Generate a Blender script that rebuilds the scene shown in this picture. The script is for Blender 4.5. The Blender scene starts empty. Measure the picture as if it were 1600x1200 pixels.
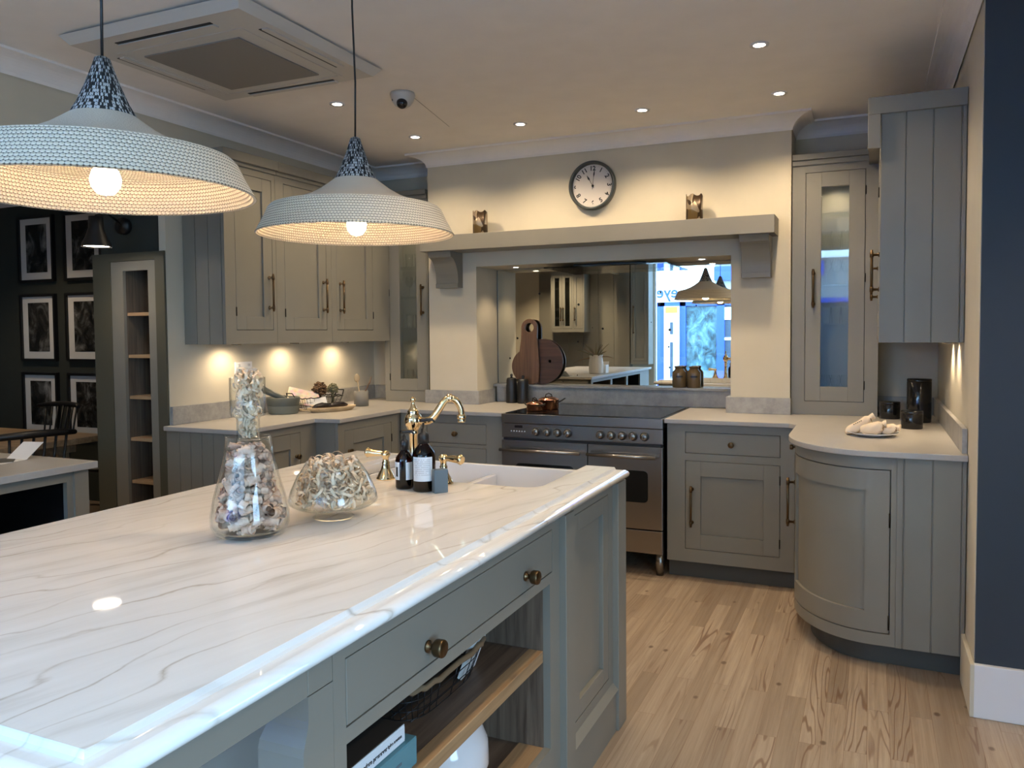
import bpy, bmesh, math, random
from mathutils import Matrix, Vector, Euler
random.seed(7)
S = bpy.context.scene
C = S.collection
PI = math.pi

# ------------------------------------------------------------------ camera
cam_d = bpy.data.cameras.new('camera')
cam = bpy.data.objects.new('camera', cam_d)
C.objects.link(cam)
YAW, PIT, ROL = -0.414774987, -0.0419619039, 0.00769113424
FPX, CX, CY = 1244.8, 813.37, 571.84
def cam_axes():
    cy, sy = math.cos(YAW), math.sin(YAW)
    f = Vector((sy*math.cos(PIT), cy*math.cos(PIT), math.sin(PIT)))
    r = Vector((cy, -sy, 0))
    d = f.cross(r)
    c, s = math.cos(ROL), math.sin(ROL)
    return c*r+s*d, -s*r+c*d, f
r_, d_, f_ = cam_axes()
mw = Matrix.Identity(4)
for i in range(3):
    mw[i][0] = r_[i]; mw[i][1] = -d_[i]; mw[i][2] = -f_[i]
mw[2][3] = 1.42
cam.matrix_world = mw
cam_d.sensor_width = 36.0
cam_d.lens = FPX/1600*36.0
cam_d.shift_x = -(CX-800)/1600
cam_d.shift_y = (CY-600)/1600
cam_d.clip_start = 0.05
S.camera = cam

# ------------------------------------------------------------------ world, exposure
W = bpy.data.worlds.new('world'); S.world = W; W.use_nodes = True
bg = W.node_tree.nodes['Background']
bg.inputs[0].default_value = (0.44, 0.68, 1.0, 1); bg.inputs[1].default_value = 8.6
S.view_settings.view_transform = 'Standard'
S.view_settings.look = 'None'
S.view_settings.gamma = 1
S.view_settings.use_curve_mapping = False
S.view_settings.exposure = 1.15
cy_ = S.cycles
cy_.max_bounces = 10; cy_.diffuse_bounces = 5; cy_.glossy_bounces = 6
cy_.transmission_bounces = 8; cy_.transparent_max_bounces = 24
cy_.caustics_reflective = False; cy_.caustics_refractive = False
cy_.use_denoising = True
cy_.sample_clamp_indirect = 6.0

WARM = (1.0, 0.77, 0.50)
def light(name, kind, loc, energy, color=WARM, size=0.03, aim=(0, 0, -1), spot=100, blend=0.8, parent=None):
    ld = bpy.data.lights.new(name, kind); ld.energy = energy; ld.color = color
    if kind in ('SPOT', 'POINT'): ld.shadow_soft_size = size
    if kind == 'SPOT': ld.spot_size = math.radians(spot); ld.spot_blend = blend
    o = bpy.data.objects.new(name, ld); C.objects.link(o)
    o.location = loc
    o.rotation_euler = Vector(aim).to_track_quat('-Z', 'Y').to_euler()
    o['kind'] = 'helper'
    return o
# daylight enters through the shop window behind the camera: portal guides the sampling of the sky
for nm, lc, sx, ax in (('front_window_portal', (-1.58, -1.28, 1.42), 2.8, (0, 1, 0)), ('side_window_portal', (1.69, -0.35, 1.25), 1.4, (-1, 0, 0))):
    pl = bpy.data.lights.new(nm, 'AREA'); pl.shape = 'RECTANGLE'; pl.size = sx; pl.size_y = 2.15
    pl.cycles.is_portal = True
    po = bpy.data.objects.new(nm, pl); C.objects.link(po)
    po.location = lc; po.rotation_euler = Vector(ax).to_track_quat('-Z', 'Y').to_euler()
    po['kind'] = 'helper'

# ------------------------------------------------------------------ materials
MATS = {}
def mat(name, col, rough=0.5, metal=0.0, spec=None, coat=0.0):
    m = bpy.data.materials.new(name); m.use_nodes = True
    b = m.node_tree.nodes['Principled BSDF']
    b.inputs['Base Color'].default_value = (*col, 1)
    b.inputs['Roughness'].default_value = rough
    b.inputs['Metallic'].default_value = metal
    if spec is not None: b.inputs['Specular IOR Level'].default_value = spec
    if coat: b.inputs['Coat Weight'].default_value = coat; b.inputs['Coat Roughness'].default_value = 0.06
    MATS[name] = m
    return m
class NT:
    def __init__(s, m):
        s.t = m.node_tree; s.b = s.t.nodes.get('Principled BSDF'); s.m = m
    def n(s, typ, ins=None, **kw):
        nd = s.t.nodes.new(typ)
        for k, v in kw.items(): setattr(nd, k, v)
        if ins:
            for k, v in ins.items():
                if isinstance(v, bpy.types.NodeSocket): s.t.links.new(v, nd.inputs[k])
                else: nd.inputs[k].default_value = v
        return nd
    def link(s, a, b): s.t.links.new(a, b)
    def obj(s): return s.n('ShaderNodeTexCoord').outputs['Object']
    def mapping(s, vec, scale=(1, 1, 1), rot=(0, 0, 0), loc=(0, 0, 0)):
        return s.n('ShaderNodeMapping', {'Vector': vec, 'Scale': scale, 'Rotation': rot, 'Location': loc}).outputs[0]
    def noise(s, vec, scale, detail=4, rough=0.5, dist=0.0):
        return s.n('ShaderNodeTexNoise', {'Vector': vec, 'Scale': scale, 'Detail': detail, 'Roughness': rough, 'Distortion': dist}).outputs
    def ramp(s, fac, stops, interp='LINEAR'):
        r = s.n('ShaderNodeValToRGB', {'Fac': fac}); cr = r.color_ramp; cr.interpolation = interp
        while len(cr.elements) < len(stops): cr.elements.new(0.5)
        for e, (p, c) in zip(cr.elements, stops):
            e.position = p; e.color = (*c, 1) if len(c) == 3 else c
        return r.outputs[0]
    def math(s, op, a, b=0.0, c=0.0, clamp=False):
        nd = s.n('ShaderNodeMath', operation=op, use_clamp=clamp)
        for i, v in enumerate((a, b, c)):
            if isinstance(v, bpy.types.NodeSocket): s.t.links.new(v, nd.inputs[i])
            else: nd.inputs[i].default_value = v
        return nd.outputs[0]
    def mix(s, fac, a, b, blend='MIX'):
        nd = s.n('ShaderNodeMix', data_type='RGBA', blend_type=blend)
        for i, v in ((0, fac), (6, a), (7, b)):
            if isinstance(v, bpy.types.NodeSocket): s.t.links.new(v, nd.inputs[i])
            else: nd.inputs[i].default_value = (*v, 1) if isinstance(v, tuple) and len(v) == 3 else v
        return nd.outputs[2]
    def bump(s, h, strength=0.3, dist=0.002):
        b = s.n('ShaderNodeBump', {'Height': h, 'Strength': strength, 'Distance': dist})
        s.link(b.outputs[0], s.b.inputs['Normal'])

mat('cabinet_paint', (0.215, 0.203, 0.172), 0.42)
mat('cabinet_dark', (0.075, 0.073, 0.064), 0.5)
mat('wall_cream', (0.58, 0.53, 0.42), 0.85)
mat('ceiling_white', (0.82, 0.79, 0.77), 0.85)
mat('wall_blue', (0.027, 0.037, 0.050), 0.6)
mat('wall_darkgreen', (0.035, 0.040, 0.034), 0.75)
mat('olive_paint', (0.085, 0.08, 0.055), 0.6)
mat('white_gloss', (0.72, 0.72, 0.74), 0.35)
mat('steel', (0.30, 0.28, 0.26), 0.27, 1.0)
mat('steel_dark', (0.06, 0.06, 0.06), 0.35, 1.0)
mat('black_glass', (0.006, 0.007, 0.008), 0.06)
mat('bronze', (0.13, 0.085, 0.045), 0.33, 1.0)
mat('brass', (0.85, 0.65, 0.38), 0.12, 1.0)
mat('copper', (0.90, 0.45, 0.28), 0.14, 1.0)
mat('iron', (0.02, 0.018, 0.016), 0.4, 0.6)
mat('black', (0.008, 0.008, 0.009), 0.42)
mat('black_gloss', (0.008, 0.008, 0.009), 0.12)
mat('hinge', (0.02, 0.018, 0.015), 0.4, 0.8)
mat('ceramic_white', (0.66, 0.66, 0.68), 0.12, coat=0.5)
mat('grey_ceramic', (0.42, 0.44, 0.47), 0.45)
mat('paper_white', (0.70, 0.69, 0.67), 0.7)
mat('label_white', (0.66, 0.70, 0.74), 0.6)
mat('ink', (0.03, 0.03, 0.03), 0.7)
mat('slate_block', (0.10, 0.14, 0.17), 0.7)
mat('teal_cover', (0.10, 0.24, 0.28), 0.5)
mat('dark_cover', (0.04, 0.035, 0.03), 0.5)
mat('cloth', (0.70, 0.58, 0.44), 0.85)
mat('twine', (0.20, 0.13, 0.07), 0.9)
mat('jar_brown', (0.13, 0.085, 0.04), 0.25, coat=0.4)
mat('camera_white', (0.55, 0.53, 0.50), 0.4)
mat('grille_grey', (0.22, 0.21, 0.20), 0.6)
mat('clock_face', (0.66, 0.61, 0.56), 0.5)
mat('clock_rim', (0.045, 0.055, 0.055), 0.35)
mat('dried_plant', (0.10, 0.055, 0.025), 0.9)
mat('dried_green', (0.16, 0.15, 0.09), 0.9)
mat('twig', (0.22, 0.16, 0.11), 0.9)
mat('aubergine', (0.012, 0.008, 0.01), 0.25)
mat('spoon_wood', (0.45, 0.34, 0.20), 0.6)
mat('stone_grey', (0.06, 0.07, 0.065), 0.5)
mat('stone_pot', (0.20, 0.19, 0.17), 0.6)
mat('stone_light', (0.17, 0.19, 0.17), 0.5)
mat('street_blue', (0.02, 0.07, 0.55), 0.5)
mat('street_stone', (0.30, 0.34, 0.38), 0.8)
mat('street_pale', (0.62, 0.70, 0.76), 0.8)
mat('street_yellow', (0.75, 0.55, 0.03), 0.6)
mat('street_grey', (0.03, 0.05, 0.08), 0.6)
mat('asphalt', (0.12, 0.12, 0.13), 0.9)
mat('red_star', (0.35, 0.03, 0.04), 0.6)
mat('sign_text', (0.01, 0.06, 0.20), 0.5)

def emis(name, col, strength):
    m = mat(name, col, 0.5); b = m.node_tree.nodes['Principled BSDF']
    b.inputs['Emission Color'].default_value = (*col, 1); b.inputs['Emission Strength'].default_value = strength
    return m
emis('led_disc', (1.0, 0.84, 0.66), 14)
emis('bulb_glow', (1.0, 0.78, 0.50), 26)
emis('sign_backlit', (0.72, 0.90, 1.0), 1.9)
mat('lcd', (0.02, 0.012, 0.01), 0.2)

# subtle waviness on the painted cabinets
def soft(name, sc=6.0, amt=0.06):
    t = NT(MATS[name]); base = tuple(t.b.inputs['Base Color'].default_value)[:3]
    f = t.noise(t.obj(), sc, 3)[0]
    c = t.mix(f, tuple(v*(1-amt) for v in base), tuple(v*(1+amt) for v in base))
    t.link(c, t.b.inputs['Base Color'])
for q in ('cabinet_paint', 'wall_cream', 'ceiling_white', 'wall_blue', 'olive_paint', 'cloth', 'wall_darkgreen'): soft(q)

# worktop quartz
m = mat('worktop_quartz', (0.46, 0.41, 0.36), 0.32); t = NT(m)
f = t.noise(t.obj(), 9, 6, 0.65)[0]; g = t.noise(t.obj(), 120, 2)[0]
c = t.mix(f, (0.34, 0.32, 0.30), (0.43, 0.41, 0.38)); c = t.mix(t.math('MULTIPLY', g, 0.35), c, (0.48, 0.46, 0.43))
t.link(c, t.b.inputs['Base Color'])
m = mat('upstand_quartz', (0.33, 0.31, 0.29), 0.4); t = NT(m)
f = t.noise(t.obj(), 14, 6, 0.7)[0]
c = t.ramp(f, [(0.3, (0.24, 0.24, 0.235)), (0.55, (0.34, 0.33, 0.31)), (0.75, (0.42, 0.41, 0.39))])
t.link(c, t.b.inputs['Base Color'])

# island marble: white with taupe veins running diagonally
m = mat('island_marble', (0.7, 0.68, 0.65), 0.035); t = NT(m)
o = t.obj()
w1 = t.noise(o, 1.6, 5, 0.6)[1]
vec = t.n('ShaderNodeVectorMath', {0: o, 1: t.n('ShaderNodeVectorMath', {0: w1, 'Scale': 0.09}, operation='SCALE').outputs[0]}, operation='ADD').outputs[0]
ang = 1.31
mpr = t.mapping(o, (1, 1, 1), (0, 0, -ang))
sx = t.n('ShaderNodeSeparateXYZ', {0: mpr})
low = t.noise(t.mapping(mpr, (0.9, 2.0, 1)), 1.3, 3, 0.5)[0]; hi = t.noise(t.mapping(mpr, (5, 12, 1)), 1.2, 4, 0.6)[0]
f1 = t.math('ADD', t.math('MULTIPLY', sx.outputs[1], 10.0), t.math('ADD', t.math('MULTIPLY', low, 5.5), t.math('MULTIPLY', hi, 0.42)))
vein = t.math('ABSOLUTE', t.math('SUBTRACT', t.math('FRACT', f1), 0.5))
vein = t.math('SUBTRACT', 1.0, t.math('MULTIPLY', vein, 15.0), clamp=True)
mask = t.ramp(t.noise(t.mapping(mpr, (1.6, 5, 1)), 1.5, 3)[0], [(0.36, (0.05, 0.05, 0.05)), (0.66, (1, 1, 1))])
vein = t.math('MULTIPLY', t.math('POWER', vein, 1.6), mask)
mp2 = t.mapping(mpr, (0.9, 7, 1))
cl = t.noise(mp2, 2.0, 5, 0.6)[0]
cloud = t.ramp(cl, [(0.28, (0.58, 0.56, 0.53)), (0.45, (0.72, 0.71, 0.69)), (0.75, (0.79, 0.78, 0.765))])
c = t.mix(t.math('MULTIPLY', vein, 0.6), cloud, (0.30, 0.23, 0.15))
t.link(c, t.b.inputs['Base Color'])

# oak-look strip floor
m = mat('floor_oak', (0.45, 0.32, 0.2), 0.38); t = NT(m)
o = t.obj()
rot = t.mapping(o, (1, 1, 1), (0, 0, PI/2))
br = t.n('ShaderNodeTexBrick', {'Vector': rot, 'Color1': (0, 0, 0, 1), 'Color2': (1, 1, 1, 1), 'Mortar': (0.3, 0.3, 0.3, 1), 'Scale': 1.0,
        'Mortar Size': 0.0007, 'Brick Width': 0.95, 'Row Height': 0.072, 'Bias': 0.0}, offset=0.37, offset_frequency=2)
tone = t.ramp(br.outputs[0], [(0.0, (0.27, 0.21, 0.155)), (0.5, (0.345, 0.27, 0.20)), (1.0, (0.405, 0.325, 0.245))])
gv = t.n('ShaderNodeVectorMath', {0: o, 1: t.n('ShaderNodeVectorMath', {0: br.outputs[0], 'Scale': 7.3}, operation='SCALE').outputs[0]}, operation='ADD').outputs[0]
gr = t.noise(t.mapping(gv, (30, 0.8, 1)), 1.6, 7, 0.75, 0.4)[0]
tone = t.mix(t.math('MULTIPLY', t.ramp(gr, [(0.38, (0, 0, 0)), (0.70, (1, 1, 1))]), 0.7), tone, (0.165, 0.108, 0.07))
# cathedral figure on some boards
cn = t.noise(t.mapping(gv, (9.0, 0.6, 1)), 1.1, 2, 0.4)[0]
ring = t.math('SINE', t.math('MULTIPLY', cn, 105.0))
ring = t.ramp(ring, [(0.62, (0, 0, 0)), (0.95, (1, 1, 1))])
sel = t.ramp(t.noise(t.mapping(gv, (5, .8, 1)), 1.0, 1)[0], [(0.55, (0, 0, 0)), (0.63, (1, 1, 1))])
tone = t.mix(t.math('MULTIPLY', t.math('MULTIPLY', ring, sel), 0.7), tone, (0.13, 0.065, 0.035))
# knots
vk = t.n('ShaderNodeTexVoronoi', {'Vector': t.mapping(o, (9.0, 6.0, 1)), 'Scale': 1.0, 'Randomness': 1.0}).outputs['Distance']
knot = t.ramp(vk, [(0.0, (1, 1, 1)), (0.075, (0.9, 0.9, 0.9)), (0.125, (0, 0, 0))])
tone = t.mix(t.math('MULTIPLY', knot, 0.8), tone, (0.07, 0.035, 0.02))
tone = t.mix(br.outputs['Fac'], tone, (0.20, 0.12, 0.07))
t.link(tone, t.b.inputs['Base Color'])
t.bump(gr, 0.08, 0.001)

def wood(name, dark, light_, axis='y', sc=1.0, rough=0.45):
    m = mat(name, light_, rough); t = NT(m)
    s = {'x': (1.2, 26, 26), 'y': (26, 1.2, 26), 'z': (26, 26, 1.2)}[axis]
    g = t.noise(t.mapping(t.obj(), tuple(q*sc for q in s)), 2.0, 5, 0.6, 0.5)[0]
    c = t.ramp(g, [(0.30, dark), (0.72, light_)])
    t.link(c, t.b.inputs['Base Color'])
wood('walnut_v', (0.075, 0.05, 0.036), (0.22, 0.165, 0.12), 'z')
wood('walnut_h', (0.07, 0.045, 0.03), (0.17, 0.12, 0.085), 'y')
wood('oak_edge', (0.25, 0.145, 0.07), (0.42, 0.27, 0.14), 'y')
wood('oak_shelf', (0.30, 0.19, 0.10), (0.46, 0.32, 0.19), 'x')
wood('oak_back', (0.06, 0.05, 0.04), (0.17, 0.135, 0.10), 'z')
wood('board_brown', (0.06, 0.028, 0.014), (0.20, 0.105, 0.055), 'z', 0.9)
wood('board_dark', (0.035, 0.016, 0.009), (0.11, 0.052, 0.03), 'x', 0.8)
wood('board_pale', (0.38, 0.27, 0.15), (0.58, 0.45, 0.28), 'y')
wood('table_wood', (0.24, 0.15, 0.08), (0.48, 0.33, 0.19), 'x', 0.6)

# brushed steel anisotropy feel


# dried shavings
def shav(name, a, b, c3, tr=0.0):
    m = mat(name, a, 0.75); t = NT(m)
    n = t.noise(t.obj(), 40, 3)[0]
    t.link(t.ramp(n, [(0.3, a), (0.5, b), (0.7, c3)]), t.b.inputs['Base Color'])
shav('shaving_cream', (0.58, 0.41, 0.25), (0.74, 0.59, 0.42), (0.82, 0.70, 0.54))
shav('curl_pink', (0.34, 0.19, 0.13), (0.62, 0.45, 0.34), (0.74, 0.60, 0.48))

# glass = fresnel mix of clear and gloss, edges slightly dimmed
def glass(name, tint=(0.96, 0.98, 0.97), edge=(0.55, 0.62, 0.62), ior=1.45, power=4.0):
    m = bpy.data.materials.new(name); m.use_nodes = True; t = NT(m); MATS[name] = m
    t.t.nodes.remove(t.b)
    out = t.t.nodes['Material Output']
    lw = t.n('ShaderNodeLayerWeight', {'Blend': 0.5}).outputs['Facing']
    tint_c = t.mix(t.math('POWER', lw, power), tint, edge)
    tr = t.n('ShaderNodeBsdfTransparent', {'Color': tint_c}).outputs[0]
    gl = t.n('ShaderNodeBsdfGlossy', {'Color': (1, 1, 1, 1), 'Roughness': 0.02}).outputs[0]
    f0 = ((ior-1)/(ior+1))**2
    fr = t.math('ADD', f0, t.math('MULTIPLY', t.math('POWER', lw, 5.0), (1-f0)*0.8))
    mx = t.n('ShaderNodeMixShader', {0: t.math('MULTIPLY', fr, 1.0, clamp=True), 1: tr, 2: gl}).outputs[0]
    t.link(mx, out.inputs[0])
glass('glass_pane', (0.93, 0.96, 0.95), (0.7, 0.75, 0.75), 1.6)
glass('glass_clear', (0.99, 0.995, 0.99), (0.72, 0.76, 0.76), 1.4, 5.0)
glass('glass_smoke', (0.45, 0.46, 0.45), (0.25, 0.27, 0.27), 1.6)
glass('amber_glass', (0.16, 0.055, 0.02), (0.04, 0.015, 0.01), 1.5)

# aged mirror with black speckles
m = mat('antique_mirror', (0.80, 0.81, 0.78), 0.0, 1.0); t = NT(m)
o = t.obj()
v = t.n('ShaderNodeTexVoronoi', {'Vector': o, 'Scale': 17.0, 'Randomness': 1.0})
pick = t.n('ShaderNodeSeparateColor', {0: v.outputs['Color']}).outputs[0]
dot = t.math('LESS_THAN', v.outputs['Distance'], t.math('MULTIPLY', t.math('SUBTRACT', pick, 0.62), 0.42))
c = t.mix(dot, (0.82, 0.84, 0.80), (0.05, 0.045, 0.04))
t.link(c, t.b.inputs['Base Color']); t.link(t.math('MULTIPLY', dot, 0.5), t.b.inputs['Roughness'])

# crochet: stitch cells from the UV of the lathe (u turns, v metres)
def crochet(name, light_, dark, flecked=False):
    m = mat(name, light_, 0.9); t = NT(m)
    uv = t.n('ShaderNodeTexCoord').outputs['UV']
    sp = t.n('ShaderNodeSeparateXYZ', {0: uv})
    sy = t.math('MULTIPLY', sp.outputs[1], 1/0.0095)
    row = t.math('FLOOR', sy)
    par = t.math('MULTIPLY', t.math('MODULO', row, 2.0), 0.5)
    sx = t.math('ADD', t.math('MULTIPLY', sp.outputs[0], 190.0 if not flecked else 56.0), par)
    fx = t.math('SUBTRACT', t.math('FRACT', sx), 0.5); fy = t.math('SUBTRACT', t.math('FRACT', sy), 0.5)
    if flecked:
        cell = t.n('ShaderNodeCombineXYZ', {0: t.math('MULTIPLY', t.math('FLOOR', t.math('MULTIPLY', sx, 2.0)), 0.37), 1: t.math('MULTIPLY', row, 0.71), 2: 0.0}).outputs[0]
        wn = t.n('ShaderNodeTexWhiteNoise', {'Vector': cell}).outputs[0]
        f = t.math('GREATER_THAN', wn, 0.52)
    dd = t.math('SQRT', t.math('ADD', t.math('MULTIPLY', fx, fx), t.math('MULTIPLY', fy, fy)))
    hole = t.ramp(dd, [(0.44, (0, 0, 0)), (0.56, (1, 1, 1))])
    base = t.mix(f, (0.02, 0.02, 0.022), (0.52, 0.52, 0.52)) if flecked else light_
    c = t.mix(t.math('MULTIPLY', hole, 0.92), base, dark)
    t.link(c, t.b.inputs['Base Color'])
    h = t.math('SUBTRACT', 1.0, t.math('MULTIPLY', dd, 1.5), clamp=True)
    t.bump(h, 0.9, 0.004)
crochet('crochet_cream', (0.80, 0.71, 0.57), (0.03, 0.025, 0.02))
crochet('crochet_lining', (0.66, 0.60, 0.50), (0.06, 0.035, 0.015))
crochet('crochet_fleck', (0.5, 0.5, 0.5), (0.02, 0.02, 0.02), True)
m = mat('crochet_fine', (0.56, 0.49, 0.40), 0.95); t = NT(m)
t.bump(t.n('ShaderNodeTexVoronoi', {'Vector': t.obj(), 'Scale': 260.0}).outputs[0], 0.5, 0.002)

# patchwork candle holder
m = mat('patch_bronze', (0.3, 0.2, 0.1), 0.35, 0.5); t = NT(m)
v = t.n('ShaderNodeTexVoronoi', {'Vector': t.mapping(t.obj(), (28, 28, 17)), 'Scale': 1.0})
r0 = t.n('ShaderNodeSeparateColor', {0: v.outputs['Color']}).outputs[0]
t.link(t.ramp(r0, [(0.0, (0.05, 0.03, 0.015)), (0.35, (0.20, 0.13, 0.05)), (0.65, (0.34, 0.27, 0.19)), (0.9, (0.42, 0.38, 0.32))], 'CONSTANT'), t.b.inputs['Base Color'])

def photo_mat(name, seed, sc=5.0):
    m = mat(name, (0.1, 0.1, 0.1), 0.25); t = NT(m)
    n = t.noise(t.mapping(t.obj(), (sc, sc, sc*0.8), (0, 0, 0), (seed*3.1, seed*1.7, seed)), 1.4, 6, 0.6, 0.8)[0]
    t.link(t.ramp(n, [(0.36, (0.006, 0.006, 0.006)), (0.52, (0.035, 0.034, 0.032)), (0.62, (0.12, 0.12, 0.115)), (0.75, (0.32, 0.31, 0.3))]), t.b.inputs['Base Color'])
for i in range(6): photo_mat('photo_print_%d' % i, i+1, 4.0+i*0.6)
m = mat('poster_window', (0.3, 0.5, 0.7), 0.4); t = NT(m)
n = t.noise(t.mapping(t.obj(), (2.4, 1, 1.6), (0, 0.7, 0)), 1.5, 6, 0.7, 1.4)[0]
t.link(t.ramp(n, [(0.35, (0.004, 0.012, 0.02)), (0.5, (0.035, 0.10, 0.13)), (0.6, (0.10, 0.19, 0.25)), (0.75, (0.2, 0.27, 0.33))]), t.b.inputs['Base Color'])
m = mat('magazine', (0.6, 0.5, 0.4), 0.4); t = NT(m)
n = t.noise(t.obj(), 34, 3)[1]
t.link(t.mix(0.5, n, (0.45, 0.28, 0.20)), t.b.inputs['Base Color'])

# ------------------------------------------------------------------ mesh helpers
class MB:
    """collects shapes; M maps local to world"""
    def __init__(s, M=None): s.bm = bmesh.new(); s.M = M or Matrix.Identity(4); s.uv = None
    def _v(s, p): return s.bm.verts.new(s.M @ Vector(p))
    def box(s, x0, x1, y0, y1, z0, z1):
        P = [(x, y, z) for z in (z0, z1) for y in (y0, y1) for x in (x0, x1)]
        v = [s._v(p) for p in P]
        for f in ((0, 2, 3, 1), (4, 5, 7, 6), (0, 1, 5, 4), (2, 6, 7, 3), (0, 4, 6, 2), (1, 3, 7, 5)):
            s.bm.faces.new([v[i] for i in f])
        return s
    def rbox(s, cx, cy, cz, sx, sy, sz, rot=(0, 0, 0)):
        old = s.M; s.M = old @ Matrix.Translation((cx, cy, cz)) @ Euler(rot).to_matrix().to_4x4()
        s.box(-sx/2, sx/2, -sy/2, sy/2, -sz/2, sz/2); s.M = old; return s
    def prism(s, pts, z0, z1, axis='z'):
        def P(a, b, h):
            return {'z': (a, b, h), 'x': (h, a, b), 'y': (a, h, b)}[axis]
        lo = [s._v(P(a, b, z0)) for a, b in pts]; hi = [s._v(P(a, b, z1)) for a, b in pts]
        n = len(pts)
        s.bm.faces.new(lo[::-1]); s.bm.faces.new(hi)
        for i in range(n): s.bm.faces.new([lo[i], lo[(i+1) % n], hi[(i+1) % n], hi[i]])
        return s
    def lathe(s, prof, seg=32, c=(0, 0, 0), uv=False, rot=None, smooth=True, wob=None):
        old = s.M; s.M = old @ Matrix.Translation(c) @ (Euler(rot).to_matrix().to_4x4() if rot else Matrix.Identity(4))
        if uv and s.uv is None: s.uv = s.bm.loops.layers.uv.new('UVMap')
        rings = []; arc = [0.0]
        for i in range(1, len(prof)): arc.append(arc[-1]+math.dist(prof[i], prof[i-1]))
        for r, z in prof:
            if r < 1e-6: rings.append([s._v((0, 0, z))])
            else: rings.append([s._v((r*math.cos(2*PI*k/seg), r*math.sin(2*PI*k/seg), z)) for k in range(seg)])
        for i in range(len(prof)-1):
            a, b = rings[i], rings[i+1]
            for k in range(seg):
                k2 = (k+1) % seg
                vs = [a[0] if len(a) == 1 else a[k], a[0] if len(a) == 1 else a[k2], b[0] if len(b) == 1 else b[k2], b[0] if len(b) == 1 else b[k]]
                us = [(k/seg, arc[i]), ((k+1)/seg, arc[i]), ((k+1)/seg, arc[i+1]), (k/seg, arc[i+1])]
                seen = []; uu = []
                for vv, u in zip(vs, us):
                    if vv not in seen: seen.append(vv); uu.append(u)
                if len(seen) < 3: continue
                try: f = s.bm.faces.new(seen)
                except ValueError: continue
                f.smooth = smooth
                if uv:
                    for l, u in zip(f.loops, uu): l[s.uv].uv = u
        s.M = old; return s
    def tube(s, pts, r, seg=8, caps=True, closed=False):
        pts = [Vector(p) for p in pts]; n = len(pts); rad = r if isinstance(r, (list, tuple)) else [r]*n
        rings = []; up = None
        for i, p in enumerate(pts):
            if closed: d = pts[(i+1) % n]-pts[i-1]
            else: d = pts[min(i+1, n-1)]-pts[max(i-1, 0)]
            if d.length < 1e-9: d = Vector((0, 0, 1))
            d.normalize()
            if up is None: up = Vector((0, 0, 1)) if abs(d.z) < 0.9 else Vector((1, 0, 0))
            a = d.cross(up)
            if a.length < 1e-6: up = Vector((1, 0.1, 0)); a = d.cross(up)
            a.normalize(); b = a.cross(d).normalized(); up = b
            rings.append([s._v(p+(a*math.cos(2*PI*k/seg)+b*math.sin(2*PI*k/seg))*rad[i]) for k in range(seg)])
        m = n if closed else n-1
        for i in range(m):
            A, B = rings[i], rings[(i+1) % n]
            for k in range(seg):
                f = s.bm.faces.new([A[k], A[(k+1) % seg], B[(k+1) % seg], B[k]]); f.smooth = True
        if caps and not closed:
            s.bm.faces.new(rings[0][::-1]); s.bm.faces.new(rings[-1])
        return s
    def ribbon(s, pts, side, w, th=0.0006):
        """thin solid strip"""
        top = []; 
        for p, a in zip(pts, side):
            a = a*w/2
            top.append((s._v(p-a), s._v(p+a)))
        for i in range(len(pts)-1):
            f = s.bm.faces.new([top[i][0], top[i][1], top[i+1][1], top[i+1][0]]); f.smooth = True
        return s
    def ball(s, c, r, seg=12, sc=(1, 1, 1), rot=(0, 0, 0)):
        old = s.M; s.M = old @ Matrix.Translation(c) @ Euler(rot).to_matrix().to_4x4() @ Matrix.Diagonal((*sc, 1))
        n = seg//2
        s.lathe([(r*math.sin(PI*i/n) if 0 < i < n else 0, -r*math.cos(PI*i/n)) for i in range(n+1)], seg)
        s.M = old; return s

ROOTM = {}
def rootm(o):
    while o.parent: o = o.parent
    return ROOTM.get(o.name, Matrix.Identity(4))
def obj(name, mb, m, parent=None, bevel=0.0, smooth_angle=None, segs=2):
    me = bpy.data.meshes.new(name)
    bmesh.ops.recalc_face_normals(mb.bm, faces=mb.bm.faces[:])
    if parent is not None: mb.bm.transform(rootm(parent).inverted())
    mb.bm.to_mesh(me); mb.bm.free()
    me.materials.append(MATS[m] if isinstance(m, str) else m)
    o = bpy.data.objects.new(name, me); C.objects.link(o)
    if parent is not None: o.parent = parent
    if bevel:
        b = o.modifiers.new('bevel', 'BEVEL'); b.width = bevel; b.segments = segs; b.limit_method = 'ANGLE'; b.angle_limit = math.radians(40)
        b.harden_normals = False
    return o
def thing(name, label, cat, loc=(0, 0, 0), rz=0.0, group=None):
    o = bpy.data.objects.new(name, None); C.objects.link(o)
    o.empty_display_size = 0.05
    o.location = loc; o.rotation_euler = (0, 0, rz)
    ROOTM[o.name] = Matrix.Translation(loc) @ Matrix.Rotation(rz, 4, 'Z')
    o['label'] = label; o['category'] = cat
    if group: o['group'] = group
    return o
def tag(o, label, cat, group=None, kind=None):
    o['label'] = label; o['category'] = cat
    if group: o['group'] = group
    if kind: o['kind'] = kind
    return o
def recenter(o, loc):
    """give a one-mesh thing its origin at loc"""
    o.data.transform(Matrix.Translation(-Vector(loc))); o.location = loc; return o
def struct(name, mb, m, bevel=0.0):
    o = obj(name, mb, m, bevel=bevel); o['kind'] = 'structure'; return o
def dup(o, loc, rz=None, label=None, group=None):
    r = o.copy(); C.objects.link(r); r.location = loc
    if rz is not None: r.rotation_euler = (0, 0, rz)
    if label: r['label'] = label
    if group: r['group'] = group
    for ch in list(o.children):
        if ch.type == 'LIGHT': continue
        c = ch.copy(); C.objects.link(c); c.parent = r
        for g in list(ch.children):
            if g.type == 'LIGHT': continue
            d = g.copy(); C.objects.link(d); d.parent = c
    return r
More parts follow.
